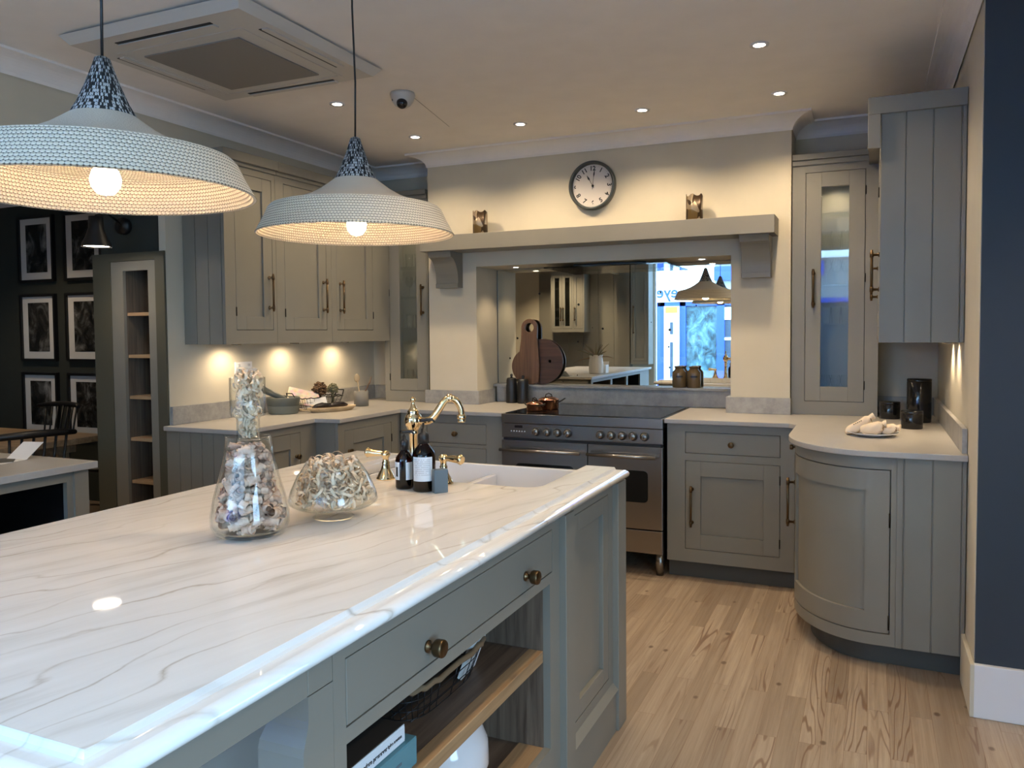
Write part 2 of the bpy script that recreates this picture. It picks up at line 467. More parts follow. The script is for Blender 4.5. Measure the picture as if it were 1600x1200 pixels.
def text_mesh(name, body, size, M, m, parent, ext=0.0006, align='LEFT', bold=0.0):
    cu = bpy.data.curves.new(name, 'FONT'); cu.body = body; cu.size = size; cu.extrude = ext; cu.align_x = align; cu.offset = bold
    to = bpy.data.objects.new(name+'_src', cu); C.objects.link(to)
    dg = bpy.context.evaluated_depsgraph_get()
    me = bpy.data.meshes.new_from_object(to.evaluated_get(dg))
    bpy.data.objects.remove(to); bpy.data.curves.remove(cu)
    me.transform(M)
    if parent is not None: me.transform(rootm(parent).inverted())
    me.materials.clear(); me.materials.append(MATS[m])
    o = bpy.data.objects.new(name, me); C.objects.link(o)
    if parent is not None: o.parent = parent
    return o

# ================================================================== STRUCTURE
ZC = 2.68
XL, XR, YB = -3.56, 0.358, 5.24
struct('floor', MB().box(-8.6, 1.84, -1.45, 5.4, -0.12, 0.0), 'floor_oak')
struct('ceiling', MB().box(-8.6, 1.84, -1.45, 5.4, ZC, ZC+0.12), 'ceiling_white')
struct('wall_back', MB().box(-3.72, -2.90, YB, YB+0.12, 0, ZC), 'wall_cream')
struct('wall_back_right', MB().box(-0.44, 0.55, YB, YB+0.12, 0, ZC), 'wall_cream')
struct('wall_left', MB().box(-3.61, XL, 3.25, YB, 0, ZC), 'wall_cream')
struct('trim_1', MB().box(-3.61, XL, -1.3, 3.25, 2.30, ZC), 'wall_cream')
w = MB(); w.box(XR, 0.5, 3.312, YB, 0, ZC)
struct('wall_right', w, 'wall_cream')
struct('wall_right_return', MB().box(XR+0.002, 1.82, 3.3, 3.312, 0, ZC), 'wall_blue')
w = MB(); w.box(1.7, 1.82, 0.35, 3.3, 0, ZC); w.box(1.7, 1.82, -1.3, 0.35, 0, 0.30); w.box(1.7, 1.82, -1.3, 0.35, 2.2, ZC); w.box(1.7, 1.82, -1.3, -1.05, 0.30, 2.2)
struct('wall_east', w, 'wall_blue')
w = MB(); w.box(1.73, 1.79, -1.05, -1.01, 0.30, 2.2); w.box(1.73, 1.79, 0.31, 0.35, 0.30, 2.2); w.box(1.73, 1.79, -1.01, 0.31, 0.30, 0.34); w.box(1.73, 1.79, -1.01, 0.31, 2.16, 2.2)
w2_ = struct('window_2', w, 'white_gloss')
obj('window_glass', MB().box(1.757, 1.763, -1.01, 0.31, 0.34, 2.16), 'glass_pane', w2_)
struct('baseboard_right', MB().box(XR-0.004, 1.7, 3.278, 3.3, 0, 0.197), 'white_gloss', 0.003)
struct('baseboard_right_side', MB().box(XR-0.016, XR, 3.278, 3.62, 0, 0.197), 'wall_cream', 0.003)
# chimney breast with its niche
w = MB()
w.box(-2.90, -2.52, 4.97, YB+0.1, 0, ZC); w.box(-0.785, -0.44, 4.97, YB+0.1, 0, ZC)
w.box(-2.52, -0.785, 4.97, YB+0.1, 1.88, ZC)
struct('wall_chimney', w, 'wall_cream')
struct('wall_niche', MB().box(-2.52, -0.785, 5.31, 5.34, 0.0, 1.88), 'wall_cream')
# dining room beyond
w = MB(); w.box(-4.15, -3.61, 3.56, 3.66, 0, ZC); w.box(-4.13, -3.61, 3.30, 3.56, 1.888, ZC)
struct('wall_partition', w, 'wall_darkgreen')
struct('wall_dining', MB().box(-8.6, -4.13, 4.75, 4.87, 0, ZC), 'wall_darkgreen')
struct('wall_dining_side', MB().box(-4.15, -4.05, 3.66, 4.8, 0, ZC), 'wall_darkgreen')
struct('wall_west', MB().box(-8.6, -8.5, -1.4, 4.9, 0, ZC), 'wall_darkgreen')
# front of the shop: solid left part, glazed right part
w = MB(); w.box(-8.6, -3.02, -1.42, -1.30, 0, ZC); w.box(-3.02, 1.82, -1.42, -1.30, 0, 0.32); w.box(-3.02, 1.82, -1.42, -1.30, 2.52, ZC); w.box(-0.15, 1.82, -1.42, -1.30, 0.32, 2.52)
struct('wall_front', w, 'wall_cream')
w = MB()
for a, b in ((-3.02, -3.0), (-0.19, -0.15)): w.box(a, b, -1.40, -1.32, 0.32, 2.52)
w.box(-3.0, -0.19, -1.40, -1.32, 0.32, 0.36); w.box(-3.0, -0.19, -1.40, -1.32, 2.48, 2.52)
w1_ = struct('window_1', w, 'white_gloss')
g_ = obj('window_glass', MB().box(-3.0, -0.19, -1.364, -1.358, 0.36, 2.48), 'glass_pane', w1_)

# cove cornice swept along the kitchen perimeter
def cove(name, path, proj, drop, m='ceiling_white'):
    prof = [(0, 0), (0, -drop)]
    k = 8
    prof += [(0.006, -drop)]
    for i in range(k+1):
        a = PI/2*i/k
        prof.append((proj*(1-math.cos(a)) + 0.006 if i else 0.006, -drop*(1-math.sin(a))-0.012 if i < k else -0.012))
    prof += [(proj+0.006, -0.0)]
    w = MB(); n = len(path); P = [Vector(p) for p in path]
    rings = []
    for i, p in enumerate(P):
        d0 = (P[i]-P[i-1]).normalized() if i else (P[1]-P[0]).normalized()
        d1 = (P[i+1]-P[i]).normalized() if i < n-1 else d0
        n0 = Vector((d0.y, -d0.x)); n1 = Vector((d1.y, -d1.x))
        b = (n0+n1); b = b/b.length if b.length > 1e-6 else n0
        sc = 1/max(0.3, b.dot(n0))
        rings.append([w._v((p.x+b.x*sc*a, p.y+b.y*sc*a, ZC+h)) for a, h in prof])
    m_ = len(prof)
    for i in range(n-1):
        for j in range(m_):
            w.bm.faces.new([rings[i][j], rings[i][(j+1) % m_], rings[i+1][(j+1) % m_], rings[i+1][j]])
    w.bm.faces.new(rings[0][::-1]); w.bm.faces.new(rings[-1])
    return struct(name, w, m)
cove('trim_2', [(-3.56, -1.3), (-3.56, 5.24), (-2.90, 5.24), (-2.90, 4.97), (-0.44, 4.97), (-0.44, 5.24), (0.358, 5.24), (0.358, 3.3), (1.7, 3.3)], 0.11, 0.075)
cove('trim_3', [(-8.5, 4.75), (-4.15, 4.75)], 0.11, 0.09)

# ================================================================== fittings
def bar_handle(root, P, N, length, name='bar_handle', horiz=None, m='bronze', r=0.0062, off=0.032):
    """vertical bar on two posts; P = centre on the door face, N = outward normal"""
    P = Vector(P); N = Vector(N); A = Vector((0, 0, 1)) if horiz is None else Vector(horiz)
    w = MB(); c = P+N*off
    w.tube([c-A*length/2, c+A*length/2], r, 12)
    for s in (-1, 1):
        q = P+A*s*(length/2-0.022)
        w.tube([q, q+N*0.004, q+N*0.005, q+N*off], [0.011, 0.011, 0.006, 0.006], 12)
        w.tube([c+A*s*(length/2-0.034), c+A*s*(length/2-0.010)], r*1.35, 12)
    return obj(name, w, m, root)
def knob(root, P, N, s=1.0, m='bronze', name='knob'):
    q = Vector((0, 0, 1)).rotation_difference(Vector(N)).to_matrix().to_4x4()
    w = MB(Matrix.Translation(P) @ q)
    w.lathe([(0, 0), (.013*s, 0), (.013*s, .004*s), (.007*s, .006*s), (.006*s, .014*s), (.016*s, .018*s), (.0185*s, .022*s), (.0185*s, .036*s), (.017*s, .039*s), (0, .039*s)], 24)
    return obj(name, w, m, root)
def frameM(O, U, N):
    """local (u, w, z): u along the front, w outward, z up"""
    U = Vector(U); N = Vector(N); M = Matrix.Identity(4)
    for i in range(3): M[i][0] = U[i]; M[i][1] = N[i]; M[i][2] = (0, 0, 1)[i]; M[i][3] = O[i]
    return M
GAP = 0.0028
def face_frame(w, u0, u1, z0, z1, holes, d=0.022):
    us = sorted({u0, u1, *[h[0] for h in holes], *[h[1] for h in holes]})
    # column-wise strips keep the frame in few boxes
    for a, b in zip(us, us[1:]):
        if b-a < 1e-5: continue
        zz = sorted([(h[2], h[3]) for h in holes if h[0] <= a+1e-6 and h[1] >= b-1e-6])
        cur = z0
        for lo, hi in zz:
            if lo > cur+1e-6: w.box(a, b, -d, 0, cur, lo)
            cur = hi
        if cur < z1-1e-6: w.box(a, b, -d, 0, cur, z1)
def shaker(root, M, u0, u1, z0, z1, st=0.085, rec=0.012, name='door', m='cabinet_paint', bead=True):
    w = MB(M); a, b, c, d = u0+GAP, u1-GAP, z0+GAP, z1-GAP
    if st:
        for q in ((a, a+st, c, d), (b-st, b, c, d), (a+st, b-st, c, c+st), (a+st, b-st, d-st, d)):
            w.box(q[0], q[1], -0.020, 0, q[2], q[3])
        w.box(a+st, b-st, -0.020, -rec, c+st, d-st)
    else: w.box(a, b, -0.020, 0, c, d)
    o = obj(name, w, m, root, bevel=0.0012, segs=1)
    obj('gap_shade', MB(M).box(u0-.002, u1+.002, -0.0235, -0.0205, z0-.002, z1+.002), 'black', o)  # black sheet stands in for the shade in the gap round the front
    return o
def hinge(root, M, u, z, h=0.05):
    w = MB(M); w.tube([(u, 0.002, z-h/2), (u, 0.002, z+h/2)], 0.0035, 8)
    return obj('hinge', w, 'hinge', root)
def glass_door(root, M, u0, u1, z0, z1, st=0.085, pane='glass_pane'):
    w = MB(M); a, b, c, d = u0+GAP, u1-GAP, z0+GAP, z1-GAP
    for q in ((a, a+st, c, d), (b-st, b, c, d), (a+st, b-st, c, c+st), (a+st, b-st, d-st, d)):
        w.box(q[0], q[1], -0.020, 0, q[2], q[3])
    o = obj('door', w, 'cabinet_paint', root, bevel=0.0012, segs=1)
    obj('pane', MB(M).box(a+st, b-st, -0.012, -0.008, c+st, d-st), pane, o)
    w = MB(M); e = .002
    for q in ((u0-e, u0+.02, z0-e, z1+e), (u1-.02, u1+e, z0-e, z1+e), (u0+.02, u1-.02, z0-e, z0+.02), (u0+.02, u1-.02, z1-.02, z1+e)): w.box(q[0], q[1], -0.0235, -0.0205, q[2], q[3])
    obj('gap_shade', w, 'black', o)  # black strips put shade into the gap round the glazed door
    return o

# ================================================================== WORKTOPS
ZW = 0.92
# left run worktop (L-shaped with a step)
pts = [(-3.558, 3.20), (-3.01, 3.20), (-3.01, 3.81), (-2.85, 3.835), (-2.85, 4.49), (-2.104, 4.49), (-2.104, 5.213), (-2.50, 5.213), (-2.50, 4.968), (-2.902, 4.968), (-2.902, 5.238), (-3.558, 5.238)]
w = MB().prism(pts, ZW-0.025, ZW)
tag(obj('worktop', w, 'worktop_quartz', bevel=0.003), 'pale quartz worktop stepping round the left corner beside the range cooker', 'worktop')
a0, a1 = 0.38, 0.475
def quarter(cx, cy, ax, ay, n=20, p=2.0):
    return [(cx-ax*math.cos(PI/2*i/n)**(2/p), cy-ay*math.sin(PI/2*i/n)**(2/p)) for i in range(n+1)]
pts = [(-1.082, 4.49), (-0.40, 4.49), (-0.36, 4.45)]
pts += quarter(0.02, 4.05, a0, a1)
pts += [(0.356, 3.575), (0.356, 5.238), (-0.438, 5.238), (-0.438, 4.968), (-0.787, 4.968), (-0.787, 5.213), (-1.082, 5.213)]
w = MB().prism(pts, ZW-0.025, ZW)
tag(obj('worktop', w, 'worktop_quartz', bevel=0.003), 'pale quartz worktop with a rounded end on the right run of units', 'worktop')
# upstands
w = MB()
w.box(-3.558, -3.538, 3.25, 5.218, ZW, 1.022); w.box(-3.538, -3.30, 5.218, 5.238, ZW, 1.022)
tag(obj('upstand', w, 'upstand_quartz', bevel=0.002), 'grey quartz upstand along the left and back wall by the basket', 'upstand')
w = MB()
w.box(-2.93, -2.498, 4.948, 4.968, ZW, 1.015); w.box(-2.518, -2.498, 4.968, 5.213, ZW, 1.015)
tag(obj('upstand', w, 'upstand_quartz', bevel=0.002), 'grey quartz upstand wrapping the chimney pier left of the range cooker', 'upstand')
w = MB(); w.box(-0.81, -0.433, 4.948, 4.968, ZW, 1.018); w.box(-0.81, -0.787, 4.968, 5.213, ZW, 1.018)
tag(obj('upstand', w, 'upstand_quartz', bevel=0.002), 'grey quartz upstand on the chimney pier right of the range cooker', 'upstand')
w = MB(); w.box(0.337, 0.356, 3.62, 5.218, ZW, 1.022); w.box(0.04, 0.337, 5.218, 5.238, ZW, 1.022)
tag(obj('upstand', w, 'upstand_quartz', bevel=0.002), 'grey quartz upstand running along the right wall behind the black canisters', 'upstand')
w = MB(); w.box(-2.496, -0.812, 5.235, 5.309, ZW, 1.03)
led = thing('ledge', 'grey stone ledge and splashback behind the hob under the mirror', 'ledge', (-1.65, 5.27, ZW))
obj('splashback', w, 'upstand_quartz', led, 0.002)
obj('ledge_cap', MB().box(-2.515, -0.789, 5.215, 5.309, 1.03, 1.048), 'upstand_quartz', led, 0.002)
# mirror
mm = thing('mirror', 'large antiqued wall mirror speckled with black spots behind the hob', 'mirror', (-1.65, 5.305, 1.048))
obj('mirror_glass', MB().box(-2.515, -0.789, 5.303, 5.308, 1.05, 1.876), 'antique_mirror', mm)
obj('mirror_edge', MB().box(-2.517, -2.514, 5.300, 5.308, 1.05, 1.876), 'black', mm)
# hood glass plate
hd = thing('extractor_hood', 'flat dark glass extractor hood under the niche ceiling', 'hood', (-1.6, 5.1, 1.84))
obj('glass_plate', MB().box(-2.02, -1.18, 4.985, 5.296, 1.848, 1.856), 'glass_smoke', hd)
obj('motor_box', MB().box(-1.85, -1.35, 5.10, 5.29, 1.857, 1.879), 'steel_dark', hd, 0.003)

# ================================================================== BASE UNITS back run
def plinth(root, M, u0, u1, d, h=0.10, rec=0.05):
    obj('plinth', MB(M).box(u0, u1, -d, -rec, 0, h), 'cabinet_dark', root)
S_N = (0, -1, 0); S_U = (1, 0, 0)
def base_back_right():
    t = thing('base_cabinet', 'grey base cabinet with one drawer over a door right of the range', 'cabinet', (-0.73, 4.9, 0))
    M = frameM((0, 4.52, 0), S_U, S_N)
    u0, u1 = -1.07, -0.372
    w = MB(M); w.box(u0, u1, -0.44, -0.024, 0.10, 0.894)
    holes = [(-0.967, -0.447, 0.725, 0.848), (-0.967, -0.447, 0.174, 0.684)]
    face_frame(w, u0, u1, 0.10, 0.894, holes)
    obj('body', w, 'cabinet_paint', t)
    d = shaker(t, M, *holes[0], st=0, name='drawer'); knob(d, (-0.707, 4.52, 0.786), S_N, 0.9)
    d = shaker(t, M, *holes[1]); bar_handle(d, (-0.928, 4.52, 0.425), S_N, 0.235)
    hinge(d, M, -0.449, 0.60); hinge(d, M, -0.449, 0.25)
    plinth(t, M, u0, u1, 0.44)
base_back_right()
def base_back_left():
    t = thing('base_cabinet', 'grey drawer cabinet with stacked drawers left of the range', 'cabinet', (-2.48, 4.9, 0))
    M = frameM((0, 4.52, 0), S_U, S_N)
    u0, u1 = -2.868, -2.112
    w = MB(M); w.box(u0, u1, -0.42, -0.024, 0.10, 0.894)
    holes = [(-2.668, -2.231, 0.705, 0.838), (-2.668, -2.231, 0.44, 0.683), (-2.668, -2.231, 0.174, 0.418)]
    face_frame(w, u0, u1, 0.10, 0.894, holes)
    obj('body', w, 'cabinet_paint', t)
    for i, h in enumerate(holes):
        d = shaker(t, M, *h, st=0, name='drawer'); knob(d, (-2.45, 4.52, (h[2]+h[3])/2), S_N, 0.9)
    plinth(t, M, u0, u1, 0.42)
base_back_left()
# left run: cabinets face +X ; u = -Y reversed so that u grows with Y
E_N = (1, 0, 0); E_U = (0, 1, 0)
def left_base(name_label, xf, y0, y1, hy0, hy1, hz0, hz1, end=False, hand='far'):
    t = thing('base_cabinet', name_label, 'cabinet', (-3.3, (y0+y1)/2, 0))
    M = frameM((xf, 0, 0), E_U, E_N)
    w = MB(M); dd = xf+3.556
    w.box(y0, y1, -dd, -0.024, 0.10, 0.894)
    face_frame(w, y0, y1, 0.10, 0.894, [(hy0, hy1, hz0, hz1)])
    if end:
        for k in range(6):
            a = -dd+0.02+k*(dd-0.04)/6; w.box(y0-0.006, y0, a+0.002, a+(dd-0.04)/6-0.002, 0.10, 0.894)
    obj('body', w, 'cabinet_paint', t)
    d = shaker(t, M, hy0, hy1, hz0, hz1)
    hyk = hy1-0.04 if hand == 'far' else hy0+0.04
    knob(d, (xf, hyk, 0.715), E_N, 0.8)
    hinge(d, M, hy0 if hand == 'far' else hy1, 0.74); hinge(d, M, hy0 if hand == 'far' else hy1, 0.25)
    plinth(t, M, y0, y1, dd)
left_base('grey base cabinet with boarded end panel at the near end of the left run', -3.03, 3.22, 3.84, 3.29, 3.70, 0.174, 0.852, True)
left_base('deeper grey base cabinet projecting at the inner left corner', -2.87, 3.842, 4.515, 3.905, 4.412, 0.174, 0.843, False, 'near')

# curved end unit on the right
def curved_unit():
    t = thing('curved_cabinet', 'grey base unit with a curved door and boarded side by the blue wall', 'cabinet', (0.05, 4.0, 0))
    cx, cy = 0.02, 4.05
    ax, ay = 0.35, 0.445
    def outline(ins, n=28):
        q = quarter(cx, cy, ax-ins, ay-ins, n)
        return q
    y_f = cy-ay
    # body: carcass set back 24 mm, then frame strips follow the curve
    w = MB()
    o_in = outline(0.024)
    w.prism([(-0.306, 4.53)]+o_in+[(0.356, y_f+0.024), (0.356, 5.235), (-0.306, 5.235)], 0.10, 0.894)
    arc = outline(0.0, 60)
    arc = [(-0.33, 4.515)] + arc + [(0.02+i*0.00559, y_f) for i in range(1, 61)]
    inn = [(-0.306, 4.515)] + outline(0.024, 60) + [(0.02+i*0.00559, y_f+0.024) for i in range(1, 61)]
    # door spans from index of y<4.06 to x=0.075
    i0 = 3; i1 = max(i for i, p in enumerate(arc) if p[0] <= 0.076)
    def strip(mb, a, b, z0, z1, off_o=0.0, off_i=1.0):
        for i in range(a, b):
            P0, P1 = Vector(arc[i]), Vector(arc[i+1]); Q0, Q1 = Vector(inn[i]), Vector(inn[i+1])
            po0, po1 = P0.lerp(Q0, off_o), P1.lerp(Q1, off_o); pi0, pi1 = P0.lerp(Q0, off_i), P1.lerp(Q1, off_i)
            vs = [[mb._v((p.x, p.y, z)) for z in (z0, z1)] for p in (po0, po1, pi1, pi0)]
            for k in range(4):
                a_, b_ = vs[k], vs[(k+1) % 4]
                mb.bm.faces.new([a_[0], b_[0], b_[1], a_[1]])
            mb.bm.faces.new([v[1] for v in vs]); mb.bm.faces.new([v[0] for v in vs])
    n = len(arc)-1
    strip(w, 0, n, 0.10, 0.150); strip(w, 0, n, 0.842, 0.894)
    strip(w, 0, i0, 0.150, 0.842); strip(w, i1+1, n, 0.150, 0.842)
    bmesh.ops.remove_doubles(w.bm, verts=w.bm.verts[:], dist=1e-6)
    obj('body', w, 'cabinet_paint', t)
    # tongue and groove boards
    gx = [0.129, 0.234, 0.339]
    w = MB(); xs = [0.10]+gx+[0.356]
    for a, b in zip(xs, xs[1:]): w.box(a+0.0022, b-0.0022, y_f-0.006, y_f, 0.10, 0.894)
    obj('side_panel', w, 'cabinet_paint', t, 0.0015, segs=1)
    # door: stiles, rails, recessed panel all following the curve
    w = MB(); zd0, zd1, st = 0.155, 0.837, 0.085
    ia = next(i for i in range(i0, n) if math.dist(arc[i], arc[i0]) > st)
    ib = max(i for i in range(n) if arc[i][0] < 0.075-st)
    strip(w, i0, ia, zd0, zd1, 0.0, 0.8); strip(w, ib, i1, zd0, zd1, 0.0, 0.8)
    strip(w, ia, ib, zd0, zd0+st, 0.0, 0.8); strip(w, ia, ib, zd1-st, zd1, 0.0, 0.8)
    strip(w, ia, ib, zd0+st, zd1-st, 0.55, 0.8)
    bmesh.ops.remove_doubles(w.bm, verts=w.bm.verts[:], dist=1e-6)
    d = obj('door', w, 'cabinet_paint', t)
    bar_handle(d, (-0.327, 3.98, 0.60), (-1, 0, 0), 0.235)
    knob(t, (-0.33, 4.06, 0.853), (-1, 0, 0), 0.7)
    for z in (0.63, 0.20):
        w = MB(); w.tube([(0.077, y_f-0.002, z-0.03), (0.077, y_f-0.002, z+0.03)], 0.0035, 8); obj('hinge', w, 'hinge', d)
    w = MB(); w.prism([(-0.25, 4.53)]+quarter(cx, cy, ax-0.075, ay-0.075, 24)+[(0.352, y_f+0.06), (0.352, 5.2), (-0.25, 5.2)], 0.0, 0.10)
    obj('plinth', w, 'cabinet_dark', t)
curved_unit()

# ================================================================== RANGE COOKER
def rng():
    t = thing('range_cooker', 'wide stainless steel range cooker with black induction hob and two ovens', 'cooker', (-1.59, 4.85, 0))
    x0, x1, yf = -2.10, -1.086, 4.47
    obj('body', MB().box(x0+0.004, x1-0.004, yf+0.04, 5.10, 0.135, 0.865), 'steel_dark', t)
    w = MB(); w.box(x0, x1, yf, 5.212, 0.862, 0.918)
    obj('hob_surround', w, 'steel', t, 0.002)
    obj('hob_glass', MB().box(x0+0.018, x1-0.018, yf+0.022, 5.19, 0.9185, 0.9225), 'black_glass', t)
    p = obj('control_panel', MB().box(x0, x1, yf+0.004, yf+0.04, 0.772, 0.858), 'steel', t, 0.002)
    obj('display', MB().box(-2.012, -1.962, yf+0.001, yf+0.004, 0.833, 0.848), 'lcd', p)
    w = MB()
    for i in range(6): w.lathe([(0, 0), (0.004, 0), (0.004, 0.003), (0, 0.003)], 10, (-2.035+i*0.018, yf+0.004, 0.812), rot=(PI/2, 0, 0))
    obj('button', w, 'white_gloss', p)
    for kx in (-1.866, -1.795, -1.727, -1.662, -1.458, -1.391, -1.325, -1.259, -1.191):
        w = MB(); w.lathe([(0, 0), (.027, 0), (.027, .006), (.021, .008), (0, .008)], 24, (kx, yf+0.004, 0.814), rot=(PI/2, 0, 0))
        bz = obj('knob_bezel', w, 'black', p)
        w = MB(); w.lathe([(.020, .006), (.0195, .030), (.017, .033), (0, .033)], 24, (kx, yf+0.004, 0.814), rot=(PI/2, 0, 0))
        w.rbox(kx, yf-0.031, 0.814, 0.006, 0.010, 0.034, (0, 0.3, 0))
        o = obj('knob', w, 'steel', p)
    obj('vent_slot', MB().box(x0+0.01, x1-0.01, yf+0.008, yf+0.04, 0.757, 0.770), 'black', t)
    for a, b, lab in ((x0, -1.541, 0), (-1.535, x1, 1)):
        w = MB(); w.box(a, b, yf, yf+0.04, 0.275, 0.755)
        d = obj('oven_door', w, 'steel', t, 0.002)
        wx0, wx1 = a+0.095, b-0.085
        pts = []
        for (cx_, cz_, s0) in ((wx1-0.025, 0.615-0.025, 0), (wx0+0.025, 0.615-0.025, 1), (wx0+0.025, 0.43+0.025, 2), (wx1-0.025, 0.43+0.025, 3)):
            for k in range(6):
                an = PI/2*(s0+k/5); pts.append((cx_+0.025*math.cos(an), cz_+0.025*math.sin(an)))
        obj('oven_window', MB().prism(pts, yf-0.002, yf+0.004, 'y'), 'black_glass', d)
        w = MB(); w.tube([(a+0.004, yf-0.045, 0.70), (b-0.03, yf-0.045, 0.70)], 0.010, 12)
        for q in (a+0.03, b-0.045): w.tube([(q, yf, 0.70), (q, yf-0.045, 0.70)], 0.007, 8)
        obj('handle', w, 'steel', d)
    obj('storage_drawer', MB().box(x0, x1, yf, yf+0.04, 0.135, 0.268), 'steel', t, 0.002)
    for q in (x0+0.05, x1-0.03):
        for yy in (yf+0.06, 5.05):
            w = MB(); w.lathe([(0, 0), (.022, 0), (.022, .03), (.026, .034), (.028, .135), (0, .135)], 20, (q, yy, 0)); obj('leg', w, 'steel', t)
rng()

# ================================================================== MANTEL
def mantel():
    t = thing('mantel_shelf', 'grey painted mantel shelf spanning the chimney breast', 'shelf', (-1.67, 4.86, 1.98))
    w = MB(); w.box(-2.84, -0.51, 4.75, 4.968, 1.978, 2.082)
    obj('shelf_board', w, 'cabinet_paint', t, 0.002)
    for a, b in ((-2.80, -2.625), (-0.713, -0.545)):
        prof = [(4.968, 1.735), (4.968, 1.978), (4.785, 1.978)]
        for i in range(1, 13):
            q = PI/2*i/12
            prof.append((4.785+0.115*math.sin(q), 1.94-0.15*(1-math.cos(q))))
        prof += [(4.90, 1.765), (4.893, 1.765), (4.893, 1.735)]
        w = MB(); w.prism(prof, a, b, 'x')
        obj('corbel', w, 'cabinet_paint', t, 0.0015, segs=1)
mantel()

# ================================================================== TALL GLASS CABINETS
def drinking_glass(x, y, z, h, r, label, kind, grp):
    w = MB()
    if kind == 'wine':
        w.lathe([(0, 0), (r*.85, .001), (r*.8, .003), (.004, .006), (.0035, h*.45), (r*.75, h*.58), (r, h*.75), (r*.8, h), (r*.78, h), (r*.97, h*.75), (r*.7, h*.60), (0, h*.5)], 16)
    else:
        w.lathe([(0, 0), (r*.8, 0), (r, h), (r*.95, h), (r*.76, .006), (0, .006)], 16)
    o = obj('drinking_glass', w, 'glass_clear'); o.location = (x, y, z)
    return tag(o, label, 'glass', grp)
GLASS_PROTO = {}
def tall_cab(u0, u1, d0, d1, hx, hz, label, side):
    t = thing('glazed_cabinet', label, 'cabinet', ((u0+u1)/2, 5.1, ZW+0.001))
    M = frameM((0, 5.0, 0), S_U, S_N)
    z0, z1 = ZW+0.001, 2.385
    w = MB(M)
    face_frame(w, u0, u1, z0, z1, [(d0, d1, 1.0, 2.343)])
    w.box(u0, u0+0.018, -0.235, -0.022, z0, z1); w.box(u1-0.018, u1, -0.235, -0.022, z0, z1)
    w.box(u0+0.018, u1-0.018, -0.235, -0.225, z0, z1)
    w.box(u0+0.018, u1-0.018, -0.225, -0.022, z1-0.03, z1); w.box(u0+0.018, u1-0.018, -0.225, -0.022, z0, 1.0)
    obj('body', w, 'cabinet_paint', t)
    d = glass_door(t, M, d0, d1, 1.0, 2.343)
    bar_handle(d, (hx, 5.0, hz), S_N, 0.225)
    hu = d1 if side == 'L' else d0
    for z in (2.22, 1.72, 1.10): hinge(d, M, (d0 if hx > (d0+d1)/2 else d1), z)
    w = MB(M)
    w.box(u0, u1, -0.235, 0.012, z1, z1+0.03); w.box(u0, u1, -0.235, 0.025, z1+0.03, 2.45)
    obj('cornice', w, 'cabinet_paint', t, 0.003)
    for z in (1.45, 1.68, 1.90, 2.10):
        obj('glass_shelf', MB(M).box(u0+0.02, u1-0.02, -0.22, -0.04, z, z+0.008), 'glass_clear', t)
    return t
tall_cab(-3.298, -2.926, -3.255, -2.934, -2.967, 1.66, 'tall narrow glazed cabinet on the worktop left of the chimney breast', 'L')
tall_cab(-0.435, 0.036, -0.362, -0.036, -0.315, 1.665, 'tall glazed cabinet on the worktop right of the chimney breast', 'R')
light('cabinet_light', 'SPOT', (-0.20, 5.10, 2.34), 5, size=0.015, spot=120)
light('cabinet_light', 'SPOT', (-3.1, 5.10, 2.34), 2.5, size=0.015, spot=120)
shn = {1.001: 'bottom', 1.458: 'first glass', 1.688: 'second glass', 1.908: 'third glass'}
for cabn, xs in (('left', (-3.16, -3.08, -3.03)), ('right', (-0.25, -0.195, -0.14))):
    for z, nm in shn.items():
        for k, x in enumerate(xs):
            kd = 'wine' if z in (1.001, 1.688) else 'tumbler'
            if kd not in GLASS_PROTO:
                GLASS_PROTO[kd] = drinking_glass(x, 5.13, z, 0.15 if kd == 'wine' else 0.10, 0.03, '', kd, '')
                g = GLASS_PROTO[kd]
            else:
                g = GLASS_PROTO[kd].copy(); C.objects.link(g); g.location = (x, 5.13, z)
            pos = ('left', 'middle', 'right')[k]
            tag(g, '%s glass on the %s shelf of the %s glazed cabinet, %s of three' % ('stemmed' if kd == 'wine' else 'plain', nm, cabn, pos), 'glass', 'glasses in the %s glazed cabinet' % cabn)

# ================================================================== WALL UNITS LEFT
def wall_left_units():
    specs = [(3.37, 3.778, 3.445, 3.748, 3.715, 'with boarded side nearest the dark room'), (3.78, 4.308, 3.853, 4.257, 4.222, 'in the middle of the three by the pendant'), (4.31, 4.99, 4.365, 4.782, 4.40, 'next to the narrow glazed cabinet')]
    xf = -3.25
    M = frameM((xf, 0, 0), E_U, E_N)
    for y0, y1, a, b, hy, ls in specs:
        t = thing('wall_cabinet', 'grey wall cabinet '+ls, 'cabinet', (-3.4, (y0+y1)/2, 1.367), group='wall cabinets on the left wall')
        w = MB(M); w.box(y0, y1, -0.308, -0.024, 1.367, 2.364)
        face_frame(w, y0, y1, 1.367, 2.364, [(a, b, 1.445, 2.325)])
        obj('body', w, 'cabinet_paint', t)
        d = shaker(t, M, a, b, 1.445, 2.325, 0.075)
        bar_handle(d, (xf, hy, 1.665), E_N, 0.22)
        hz = a if hy > (a+b)/2 else b
        for z in (1.55, 2.2): hinge(d, M, hz, z)
        w = MB(M); e = 0.03 if y0 < 3.4 else 0
        w.box(y0-e*0.5, y1, -0.308, 0.012, 2.364, 2.385); w.box(y0-e, y1, -0.308, 0.03, 2.385, 2.44)
        obj('cornice', w, 'cabinet_paint', t, 0.003)
        if y0 < 3.4:
            w = MB()
            for k in range(3): w.box(-3.556+k*0.094+0.002, -3.556+(k+1)*0.094-0.002, 3.364, 3.37, 1.367, 2.364)
            w.box(-3.27, xf, 3.364, 3.37, 1.367, 2.364)
            obj('side_panel', w, 'cabinet_paint', t)
wall_left_units()
